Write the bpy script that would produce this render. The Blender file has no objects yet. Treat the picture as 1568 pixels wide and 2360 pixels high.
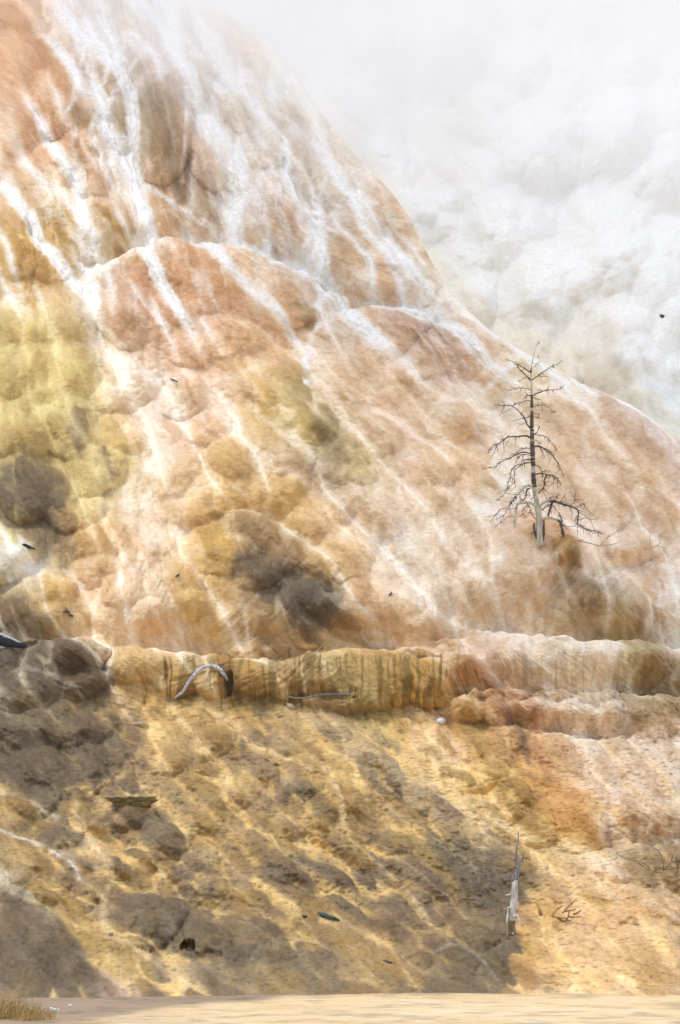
import bpy, math, random
import numpy as np
random.seed(7)
# ------------------------------------------------------------------ camera
CAMZ, PITCH, F = 3.0, math.radians(4.46), 10000.0      # F in photo pixels (photo taken as 1568 x 2360)
S = bpy.context.scene
COL = S.collection
cd = bpy.data.cameras.new("camera"); cam = bpy.data.objects.new("camera", cd); COL.objects.link(cam)
cam.location = (0, 0, CAMZ); cam.rotation_euler = (math.pi/2 + PITCH, 0, 0)
cd.sensor_fit = 'VERTICAL'; cd.sensor_height = 36.0; cd.lens = 36.0*F/2360.0
cd.clip_start = 1; cd.clip_end = 3000
S.camera = cam
# ------------------------------------------------------------------ world and sun (thin overcast)
SUN_EL, SUN_AZ = math.radians(58), math.radians(-84)   # azimuth measured from behind the camera, negative = from the left
W = bpy.data.worlds.new("World"); S.world = W; W.use_nodes = True
nt = W.node_tree; nt.nodes.clear()
sky = nt.nodes.new('ShaderNodeTexSky'); sky.sky_type = 'NISHITA'; sky.sun_disc = False
sky.sun_elevation = SUN_EL; sky.sun_rotation = math.pi + SUN_AZ; sky.air_density = 1.0; sky.dust_density = 1.0
hs = nt.nodes.new('ShaderNodeHueSaturation'); hs.inputs['Saturation'].default_value = 0.8
bg = nt.nodes.new('ShaderNodeBackground'); bg.inputs['Strength'].default_value = 0.13
wo = nt.nodes.new('ShaderNodeOutputWorld')
nt.links.new(sky.outputs[0], hs.inputs['Color']); nt.links.new(hs.outputs[0], bg.inputs[0]); nt.links.new(bg.outputs[0], wo.inputs[0])
sl = bpy.data.lights.new("sun", 'SUN'); sl.energy = 1.4; sl.angle = math.radians(22); sl.color = (1.0, 1.0, 1.0)
sun = bpy.data.objects.new("sun", sl); COL.objects.link(sun)
# light travels along -Z of the lamp: place it behind the camera, up and to the left
from mathutils import Vector, Matrix
ld = Vector((math.sin(-SUN_AZ)*math.cos(SUN_EL), math.cos(SUN_AZ)*math.cos(SUN_EL), -math.sin(SUN_EL)))
sun.rotation_euler = ld.to_track_quat('-Z', 'Y').to_euler()
S.view_settings.view_transform = 'Standard'; S.view_settings.look = 'None'
S.view_settings.exposure = 0.96; S.view_settings.gamma = 1.0
S.cycles.volume_bounces = 8; S.cycles.volume_step_rate = 1.0; S.cycles.volume_max_steps = 128
S.cycles.max_bounces = 10; S.cycles.diffuse_bounces = 3

# ------------------------------------------------------------------ pixel <-> world
cp, sp_ = math.cos(PITCH), math.sin(PITCH)
def project(X, Y, Z):
    d = Y*cp + (Z-CAMZ)*sp_; u = -Y*sp_ + (Z-CAMZ)*cp
    return 784 + F*X/d, 1180 - F*u/d
def ray(u, v, y):
    """world point on the sight line of photo pixel (u,v) at depth y"""
    dx, dz = (u-784)/F, (1180-v)/F
    ry = cp - dz*sp_; rz = sp_ + dz*cp
    t = y/ry
    return Vector((dx*t, y, CAMZ + rz*t))
def kbase(Z): return 92 + 1.0*np.maximum(Z, -5) + 0.9*np.minimum(np.maximum(Z, -2), 6) + 1.6*np.minimum(np.maximum(Z, -2), 1.6)
def v_to_Z(v):                       # height on the mean slope for photo row v
    dz = (1180-v)/F; m = (sp_+dz*cp)/(cp-dz*sp_)
    Z = 10.0 + 0*m
    for _ in range(30): Z = CAMZ + kbase(Z)*m
    return Z

# ------------------------------------------------------------------ noise
def hsh(ix, iy, s):
    h = (ix.astype(np.int64)*374761393 + iy.astype(np.int64)*668265263 + s*1442695041) & 0xffffffff
    h = ((h ^ (h >> 13))*1274126177) & 0xffffffff
    h = (h ^ (h >> 16)) & 0xffffffff
    return h.astype(np.float64)/4294967295.0
def vnoise(x, y, s=0):
    ix, iy = np.floor(x), np.floor(y); fx, fy = x-ix, y-iy
    fx = fx*fx*fx*(fx*(fx*6-15)+10); fy = fy*fy*fy*(fy*(fy*6-15)+10)
    a, b = hsh(ix, iy, s), hsh(ix+1, iy, s); c, d = hsh(ix, iy+1, s), hsh(ix+1, iy+1, s)
    return ((a*(1-fx)+b*fx)*(1-fy) + (c*(1-fx)+d*fx)*fy)*2-1
def fbm(x, y, s=0, o=4, g=0.5):
    t = 0; a = 1.0; n = 0
    for i in range(o):
        t = t + a*vnoise(x*2**i + 13.7*i, y*2**i - 7.3*i, s+i*17); n += a; a *= g
    return t/n
def sm(a, b, x):
    t = np.clip((x-a)/(b-a), 0, 1); return t*t*(3-2*t)
def worley(U, V, cell, angf, elong, s, jit=0.8):
    """scale-like cells, each with its own downhill axis; returns F1, F2, along, across, id"""
    ix, iy = np.floor(U/cell), np.floor(V/cell)
    f1 = np.full(U.shape, 9.); f2 = f1.copy(); al = np.zeros(U.shape); ac = al.copy(); idd = al.copy()
    for dx in (-2, -1, 0, 1, 2):
        for dy in (-2, -1, 0, 1, 2):
            jx, jy = ix+dx, iy+dy
            sx = (jx+0.5+jit*(hsh(jx, jy, s)-0.5))*cell; sy = (jy+0.5+jit*(hsh(jx, jy, s+1)-0.5))*cell
            an = angf(sx, sy) + 0.3*(hsh(jx, jy, s+2)-0.5)
            ca, sa = np.cos(an), np.sin(an)
            px, py = (U-sx)/cell, (V-sy)/cell
            a = px*sa + py*ca; c = px*ca - py*sa
            e = elong*(0.8+0.4*hsh(jx, jy, s+4))
            d = np.sqrt((a/e)**2 + (c*e**0.6)**2)
            m = d < f1
            f2 = np.where(m, f1, np.minimum(f2, d))
            f1 = np.where(m, d, f1); al = np.where(m, a/e, al); ac = np.where(m, c, ac)
            idd = np.where(m, hsh(jx, jy, s+3), idd)
    return f1, f2, al, ac, idd

def scales(U, V, cell, angf, elong, s, k=9.0, jit=0.9, rad=1.0):
    """overlapping drip lobes: smooth maximum of domes strewn over the slope; returns height 0..1, tint -.5...5"""
    ix, iy = np.floor(U/cell), np.floor(V/cell)
    W_ = np.ones(U.shape); T_ = np.zeros(U.shape); PU_ = U*0.02; PV_ = V*0.02; Q_ = np.full(U.shape, 0.02)
    for dx in (-2, -1, 0, 1, 2):
        for dy in (-2, -1, 0, 1, 2):
            jx, jy = ix+dx, iy+dy
            sx = (jx+0.5+jit*(hsh(jx, jy, s)-0.5))*cell; sy = (jy+0.5+jit*(hsh(jx, jy, s+1)-0.5))*cell
            an = angf(sx, sy) + 0.5*(hsh(jx, jy, s+2)-0.5)
            ca, sa = np.cos(an), np.sin(an)
            px, py = (U-sx)/cell, (V-sy)/cell
            z = 0.75+0.5*hsh(jx, jy, s+5)
            a = (px*sa + py*ca)/(elong*rad*z*(0.8+0.4*hsh(jx, jy, s+4))); c = (px*ca - py*sa)/(rad*z*0.62)
            q = np.clip(1-a*a-c*c, 0, 1)
            h = (0.35+0.65*hsh(jx, jy, s+3))*(0.6*q**0.75+0.4*q*q)*(0.85+0.35*a)
            w = np.exp(k*h)-1
            W_ += w; T_ += w*(hsh(jx, jy, s+7)-0.5); w2 = w*w; PU_ += w2*sx; PV_ += w2*sy; Q_ += w2
    return np.log(W_)/k, T_/(W_-1+1e-3), PU_/Q_, PV_/Q_

# downhill direction (degrees from straight down towards the right) on a coarse grid of the photo
ANG = np.array([  # columns u = 0, 392, 784, 1176, 1568 ; rows v = 0, 472, ... 2360
    [35, 15, 30, 40, 40],
    [40, 22, 25, 40, 45],
    [15, 35, 45, 45, 45],
    [25, 15, 50, 25, 20],
    [45, 55, 50, 45, 40],
    [55, 60, 60, 62, 66]], float)
ANGR = np.radians(ANG)
def bil(G, U, V, x0, y0, dx, dy):
    gx = np.clip((U-x0)/dx, 0, G.shape[1]-1.001); gy = np.clip((V-y0)/dy, 0, G.shape[0]-1.001)
    ix, iy = gx.astype(int), gy.astype(int); fx, fy = gx-ix, gy-iy
    if G.ndim == 3: fx, fy = fx[..., None], fy[..., None]
    return (G[iy, ix]*(1-fx)+G[iy, ix+1]*fx)*(1-fy) + (G[iy+1, ix]*(1-fx)+G[iy+1, ix+1]*fx)*fy
def angf(u, v): return bil(ANGR, u, v, 0, 0, 392, 472)

# ------------------------------------------------------------------ mineral colours (sRGB 0-255)
PAL = dict(e=(218,176,122), f=(228,194,158), W=(234,232,229), w=(220,211,203), C=(240,226,208), p=(238,216,192), P=(233,205,180), O=(212,166,126), o=(230,194,152),
           R=(200,150,112), Y=(216,178,114), y=(230,198,148), G=(170,128,56), g=(196,156,82), V=(212,192,130), v=(180,158,100),
           D=(102,87,66), d=(122,102,74), B=(148,120,82), Q=(208,150,84), M=(208,180,162), K=(74,62,50), T=(206,198,178))
GRID = """
OpwwWWwwWWWWWWWWWWWW
OOwwWWwRwWWWWWWWWWWW
OOOwMwWWwCWWWWWWWWWW
POMwBMwWwwWWWWWWWWWW
OOPWBMwwwwTWWWWWWWWW
poOwOBwwwwwpWWWWWWWW
ogyppPwMMwPOWWWWWWWW
gGGpPOPpwPPwoWWWWWWW
yyCRROOPPwPPwCWWWWWW
VVTORPOOOwPMMPpWWWWW
VVVCPOoyoPPPMOpVWWWW
VVVpPPpYvPpPppCppMWW
VvvYpOoYVVPPpoCpPPMM
vvVVpoYppdVPooCpPPPM
DdVppyYYYPpPppCPppPP
VdYopogBYppCppPOPPPp
TyoppYYDBYoCppCPPCPp
BgoopgYBDDoppCPPBBPC
DByyooyByYoopppCCPBCp
DDdYgGGgBvGGgRPCCpBp
dBBYYYYBYBvgoORPCCBB
DDdBYBBBByYYooORCCCp
DDDBYBBBBYyYyYgOOPCC
BDYBBBBBdYBByyygoppp
BdyddBBBBBBBdYyyYoBB
TBBBBBBBBBBBdDDyyCBB
ddYDDDBBBBBBBBDoooop
DDdBddDDdBBBBdDYooBB
BDdMByddddddddDyyyBB
MMMMddddddddddyyyyyy
""".split()
GRID = [r[:20].replace('C', 'p') if 19 < i < 26 else r[:20] for i, r in enumerate(GRID)]
GC = np.array([[PAL[c] for c in r] for r in GRID], float)
def lin(c):
    c = np.asarray(c, float)/255.; return np.where(c <= 0.04045, c/12.92, ((c+0.055)/1.055)**2.4)

# ------------------------------------------------------------------ shapes read off the photo: lobes (u, v, across, along, angle, height, crispness)
LOBES = [
 (50,60,70,60,30,.30,.5),(60,160,80,90,20,.40,.6),(140,230,80,110,18,.55,.6),(60,240,60,80,25,.3,.5),(205,270,45,75,5,.35,.6),
 (375,300,82,140,0,.95,.85),(488,360,58,92,3,.55,.8),(262,250,42,120,12,.45,.6),(320,180,70,70,30,.3,.4),(430,200,60,80,25,.3,.4),
 (545,260,45,80,25,.35,.6),(600,330,45,90,25,.35,.6),(555,400,50,80,15,.3,.6),(640,500,62,110,22,.5,.75),(590,520,50,90,20,.35,.6),
 (560,560,60,60,25,.25,.5),(700,390,45,100,25,.35,.6),(680,560,40,60,15,.3,.6),(770,430,40,100,25,.35,.6),(825,520,55,90,22,.45,.7),
 (800,600,55,90,15,.45,.6),(870,620,70,80,18,.45,.6),(950,640,65,80,25,.45,.7),(760,300,60,110,30,.3,.4),(640,240,60,110,35,.3,.4),
 (880,480,45,110,30,.4,.6),(960,570,45,110,32,.35,.5),
 (220,545,88,80,12,.6,.7),(130,510,70,90,25,.4,.6),(40,600,65,60,0,.45,.6),(30,500,60,70,10,.35,.5),(130,610,70,60,10,.3,.5),
 (210,420,60,60,30,.25,.5),(100,400,90,80,30,.25,.4),(290,505,30,55,10,.3,.7),(60,300,150,60,52,.35,.4),(170,370,130,55,50,.3,.4),
 (350,560,90,50,25,.25,.4),(290,700,80,130,10,.5,.7),(390,640,110,90,15,.45,.6),(380,740,90,110,15,.4,.5),(520,640,120,100,18,.5,.6),
 (640,690,90,90,25,.4,.6),(445,820,60,45,10,.35,.7),(495,790,70,60,15,.3,.6),(560,760,90,70,20,.3,.4),(690,740,55,28,10,.3,.7),
 (60,760,90,70,10,.4,.6),(160,760,70,80,20,.4,.6),(60,860,90,75,10,.45,.6),(170,860,75,85,15,.45,.6),(120,920,80,40,0,.3,.6),
 (60,1000,90,80,10,.5,.6),(170,990,70,90,25,.5,.7),(270,1010,80,50,20,.3,.5),(220,1090,70,70,30,.45,.7),(60,1130,80,85,5,.65,.8),(140,1160,60,80,10,.5,.7),
 (200,1190,60,50,20,.3,.5),(30,1290,90,50,35,.5,.5),(60,1400,110,60,35,.4,.5),(90,1440,90,50,35,.35,.5),
 (300,890,110,60,30,.35,.4),(420,920,60,50,20,.35,.6),(480,1000,60,50,30,.3,.5),(560,1050,80,50,35,.3,.5),(620,900,90,60,25,.35,.5),(700,960,60,110,38,.4,.5),
 (600,1000,70,90,40,.3,.5),(780,1080,50,70,30,.35,.6),(660,1060,70,80,40,.3,.4),(540,1060,70,60,30,.35,.5),
 (830,760,100,45,25,.35,.7),(900,790,130,60,38,.4,.6),(1010,820,120,55,40,.35,.5),(800,860,70,110,35,.3,.4),(900,900,60,110,40,.3,.4),
 (1090,820,60,60,20,.35,.6),(970,960,60,90,42,.3,.4),(880,1010,60,60,42,.3,.5),(1040,980,60,50,30,.35,.7),(830,1110,40,30,20,.3,.7),(810,1050,40,60,30,.25,.5),
 (1130,890,60,50,30,.3,.5),(1270,1000,90,150,42,.35,.4),(1400,1000,80,150,48,.3,.4),(1480,1080,80,140,50,.3,.4),(1380,1150,60,110,42,.3,.4),(1270,1100,60,90,30,.3,.4),
 (1520,1180,60,120,45,.3,.4),(1100,1110,60,70,20,.25,.4),(1000,1080,90,60,30,.3,.4),(960,1180,90,60,25,.2,.0),
 (740,1200,110,60,40,.3,.5),(860,1180,60,90,45,.3,.4),(640,1150,90,50,35,.3,.4),(400,1100,90,60,30,.25,.4),(470,1180,110,40,10,.3,.4),
 (250,1260,90,50,15,.3,.5),(340,1290,80,55,20,.35,.6),(400,1350,80,70,20,.4,.6),(280,1370,60,45,20,.3,.6),(437,1400,60,38,0,.4,.7),(350,1420,70,40,15,.3,.5),
 (130,1370,55,42,15,.4,.7),(220,1330,60,40,15,.25,.5),(560,1260,140,70,10,.45,.6),(650,1280,60,60,5,.4,.6),(780,1290,100,70,35,.35,.5),
 (600,1330,60,50,30,.35,.6),(680,1400,60,50,30,.4,.6),(740,1390,55,45,5,.45,.7),(715,1440,55,50,5,.35,.7),(620,1430,60,50,20,.35,.5),(820,1400,60,60,20,.3,.5),
 (900,1400,80,60,20,.35,.5),(960,1450,90,50,15,.3,.5),(1100,1380,60,70,25,.35,.5),(1060,1450,70,60,20,.3,.4),
 (1240,1300,125,100,0,.95,.6),(1150,1290,80,75,10,.4,.1),(1298,1300,40,48,0,1.25,.8),(1440,1275,95,42,5,.75,.4),(1250,1380,70,60,5,.6,.6),(1380,1290,60,80,5,.35,.5),(1450,1350,80,55,10,.4,.6),
 (1310,1420,95,90,8,.8,.7),(1415,1420,85,85,8,.9,.8),(1240,1440,70,70,15,.35,.5),(1110,1340,60,60,10,.35,.5),(1180,1370,60,80,10,.3,.4),
 (590,1500,70,30,5,.3,.5),(320,1540,90,45,10,.4,.6),(420,1560,80,60,5,.45,.6),(490,1570,60,60,0,.5,.7),(590,1575,80,45,0,.5,.7),(660,1580,60,50,0,.4,.6),
 (760,1560,100,72,0,.65,.75),(850,1580,60,72,5,.6,.75),(920,1580,55,66,5,.6,.75),(990,1590,70,60,8,.65,.75),(1080,1550,80,78,12,.55,.7),(1130,1580,50,60,10,.4,.6),
 (1180,1555,80,85,10,.5,.6),(1270,1560,90,80,10,.6,.6),(1360,1550,90,95,14,.65,.75),(1460,1540,70,70,10,.5,.6),(800,1630,110,25,0,.35,.6),
 (960,1510,120,30,5,.35,.5),
 (1070,1650,60,35,0,.4,.7),(1150,1655,60,40,0,.45,.7),(1240,1665,60,42,0,.5,.8),(1320,1665,60,45,0,.5,.75),(1390,1670,50,45,0,.5,.75),(1425,1690,40,28,0,.3,.8),(1500,1670,80,60,15,.45,.6),
 (150,1530,110,52,15,.6,.7),(70,1600,110,60,22,.55,.7),(190,1590,70,35,25,.4,.7),(60,1690,130,60,20,.5,.6),(170,1700,110,50,15,.4,.5),(80,1790,130,70,20,.45,.5),(200,1790,90,60,20,.4,.5),
 (50,1880,110,60,35,.45,.7),(120,1940,80,45,20,.45,.7),(50,2010,110,80,35,.5,.7),(180,2010,45,30,10,.3,.7),(130,2050,90,60,15,.35,.5),(30,2090,40,70,10,.35,.7),
 (200,2080,40,35,10,.3,.6),(80,2190,160,90,20,.5,.6),(180,2230,70,40,20,.35,.6),(60,2270,90,40,15,.35,.5),(200,2290,70,25,5,.25,.6),(50,2330,60,20,0,.2,.5),
 (300,2140,60,60,10,.4,.5),(350,2135,70,68,0,.7,.8),(395,2110,50,40,5,.4,.6),(500,2160,75,52,0,.65,.8),(600,2150,110,60,30,.45,.6),(640,2190,70,40,20,.35,.6),
 (1150,1720,80,40,20,.3,.5),(1270,1730,60,50,20,.35,.6),(1120,1790,90,40,25,.3,.5),(1200,1830,90,60,35,.45,.6),(1250,1900,70,60,30,.45,.7),(1330,1880,80,80,15,.5,.7),(1340,1940,60,45,0,.4,.7),
 (1300,1790,80,60,30,.3,.5),(1430,1770,70,60,20,.3,.5),(1510,1790,60,80,20,.3,.5),(1450,1870,70,70,20,.35,.5),(1530,1900,60,60,10,.35,.5),
 (1500,2010,110,52,0,.4,.7),(1480,2100,90,60,10,.3,.4),(1320,2110,130,60,5,.25,.4),(1260,2230,90,60,20,.35,.5),(1370,2230,80,70,10,.3,.5),(1500,2220,80,90,10,.4,.5),
 (1070,2220,60,40,25,.35,.6),(1160,2240,60,50,10,.4,.6),(1100,2160,70,50,25,.35,.5),(960,2220,60,35,25,.25,.5),
 (720,1835,45,30,25,.3,.7),(740,1880,40,40,20,.3,.7),(670,1900,60,40,20,.3,.6),(820,1850,50,35,30,.3,.6),(400,1765,60,35,20,.35,.6),(280,1890,80,35,20,.3,.6),
 (390,1940,90,45,25,.4,.7),(300,2000,70,35,20,.35,.6),(550,1830,80,40,35,.3,.6),(490,1730,60,35,30,.3,.6)]
# ledges: polyline of the lip (u, v), set-back of the shelf above in metres, reach of that set-back upwards in pixels
LEDGES = [([(240,1500),(330,1505),(460,1520),(520,1532),(600,1538),(680,1532),(800,1512),(900,1515),(1040,1530),(1110,1548)], 0.8, 110),
          ([(980,1478),(1100,1476),(1230,1484),(1340,1500),(1480,1506),(1568,1510)], 1.0, 130),
          ([(1000,1640),(1090,1622),(1200,1618),(1450,1618),(1568,1632)], 0.8, 90),
          ([(1350,1975),(1440,1968),(1568,1958)], 0.7, 80), ([(1150,1700),(1260,1704),(1360,1712),(1440,1722),(1500,1705)], 0.7, 50),
          ([(60,1488),(150,1486),(220,1496),(260,1520)], 0.5, 70),
          ([(240,640),(300,600),(400,565),(470,572),(560,600),(700,650),(800,700)], 0.6, 70),
          ([(745,730),(860,725),(960,740),(1060,790)], 0.4, 60),
          ([(430,1200),(500,1196),(600,1205),(680,1240)], 0.4, 60),
          ([(285,2085),(350,2068),(420,2085),(470,2110),(560,2120)], 0.4, 60),
          ([(640,1350),(720,1355),(790,1385)], 0.25, 40)]
# streams (points, half width, strength, colour)
STREAMS = [([(700,650),(745,690),(738,725),(742,765),(712,800),(700,850),(705,900)], 11, .9, 'W'),
 ([(745,690),(830,700),(920,730),(990,740)], 8, .6, 'W'),
 ([(130,0),(190,70),(330,130),(500,210),(640,280),(760,380),(860,490),(930,560),(1000,680)], 9, .45, 'W'),
 ([(205,80),(190,170),(185,240),(160,290)], 9, .6, 'W'),
 ([(290,130),(240,200),(225,290),(213,345),(250,380),(340,440),(430,500),(520,560),(640,620),(700,660)], 11, .7, 'W'),
 ([(330,160),(275,220),(245,320)], 10, .6, 'W'),([(215,340),(270,400),(310,480),(330,560),(310,600),(240,635)], 17, .7, 'C'),
 ([(380,570),(330,600),(240,640),(200,660),(215,740),(230,820),(280,860),(400,900)], 22, .75, 'C'),
 ([(435,230),(437,330),(420,430)], 7, .7, 'W'),([(440,250),(500,290),(545,360),(530,440)], 8, .6, 'W'),
 ([(350,0),(470,90),(560,190),(640,260)], 14, .5, 'W'),
 ([(500,280),(560,350),(570,420),(540,480),(600,560),(640,610)], 9, .6, 'W'),
 ([(590,330),(640,420),(650,490)], 8, .6, 'W'),([(660,370),(720,450),(740,530),(700,600)], 9, .65, 'W'),([(735,480),(745,560),(700,630)], 14, .8, 'W'),
 ([(745,320),(750,400),(740,480)], 7, .5, 'W'),([(770,400),(800,460),(870,500),(930,570),(990,660),(960,720)], 9, .6, 'W'),([(800,470),(760,520)], 8, .5, 'W'),
 ([(1180,845),(1120,850),(1080,880),(1100,925),(1150,960),(1150,1040),(1130,1100),(1160,1130)], 16, .7, 'C'),
 ([(1190,850),(1150,890),(1110,920)], 9, .7, 'W'),
 ([(1100,930),(1030,940),(985,970),(980,1000),(1020,1030),(1120,1080),(1160,1150)], 8, .75, 'C'),
 ([(990,680),(960,730),(1000,800),(1080,870)], 10, .45, 'W'),
 ([(1340,930),(1375,980),(1340,1020),(1355,1060),(1330,1110),(1320,1150)], 10, .6, 'C'),([(1350,1045),(1420,1100),(1500,1160)], 7, .4, 'C'),
 ([(860,1200),(880,1290),(860,1340),(960,1400),(1030,1440),(1120,1470),(1230,1480)], 22, .55, 'C'),
 ([(930,1250),(1010,1330),(1060,1420),(1150,1470)], 26, .45, 'C'),([(1220,1230),(1120,1290),(1050,1330)], 9, .5, 'C'),
 ([(1290,1310),(1230,1340),(1170,1390),(1180,1460)], 14, .5, 'C'),
 ([(1450,1220),(1520,1260),(1540,1340),(1490,1430),(1480,1490)], 22, .55, 'C'),([(1568,1330),(1520,1400),(1480,1450)], 12, .4, 'W'),
 ([(1568,1560),(1480,1610),(1440,1600),(1500,1500)], 12, .4, 'C'),([(1450,1590),(1452,1530),(1400,1500)], 6, .3, 'W'),
 ([(350,890),(330,990),(350,1060),(300,1130),(280,1200),(360,1270)], 24, .5, 'C'),([(400,900),(470,990),(520,1030)], 12, .4, 'p'),
 ([(690,860),(600,850),(540,880),(480,900),(430,880)], 9, .5, 'p'),([(560,900),(680,1000),(740,1100),(850,1170),(870,1250)], 10, .4, 'C'),
 ([(470,960),(560,1040),(700,1130),(820,1200),(860,1280)], 12, .35, 'C'),([(780,900),(830,960),(900,1030),(890,1060)], 8, .45, 'C'),
 ([(0,330),(80,420),(150,460),(260,560),(310,600)], 14, .5, 'C'),([(60,400),(160,450),(110,500)], 8, .5, 'C'),
 ([(720,1760),(770,1800),(785,1850),(790,1900),(800,1930)], 9, .85, 'y'),([(500,1680),(610,1740),(720,1790)], 8, .8, 'y'),
 ([(300,1640),(420,1650),(520,1700),(600,1740)], 12, .7, 'Y'),([(410,1660),(370,1720),(310,1770),(290,1800),(200,1850),(170,1880)], 14, .75, 'Y'),
 ([(780,1920),(850,1980),(930,2060),(980,2120)], 7, .7, 'y'),([(800,1930),(880,1960),(1000,2060),(1080,2130)], 6, .4, 'y'),
 ([(180,1890),(230,1960),(270,2040),(240,2110),(260,2170),(350,2210),(430,2260)], 12, .75, 'y'),([(500,2180),(620,2200),(700,2210)], 6, .2, 'y'),
 ([(0,1840),(90,1870),(140,1900)], 8, .7, 'T'),([(0,1930),(90,1960),(170,2000),(200,2040)], 6, .8, 'W'),([(165,1985),(185,2020),(205,2045)], 13, .5, 'C'),
 ([(650,1650),(780,1700),(900,1790),(1050,1850),(1200,1940),(1300,1970),(1420,1990)], 24, .55, 'y'),
 ([(560,1880),(640,1960),(700,2010),(780,2060)], 7, .4, 'y'),([(900,1880),(1010,1960),(1100,2020)], 6, .35, 'y'),
 ([(1000,2210),(1060,2180),(1150,2260)], 5, .5, 'T'),([(60,1560),(150,1590),(220,1640)], 8, .4, 'w'),([(140,1490),(200,1492),(240,1515)], 8, .6, 'w'),
 ([(1240,1630),(1350,1630),(1430,1650)], 14, .4, 'C'),([(1400,2000),(1420,2040),(1480,2100),(1568,2140)], 10, .5, 'C')]
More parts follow.
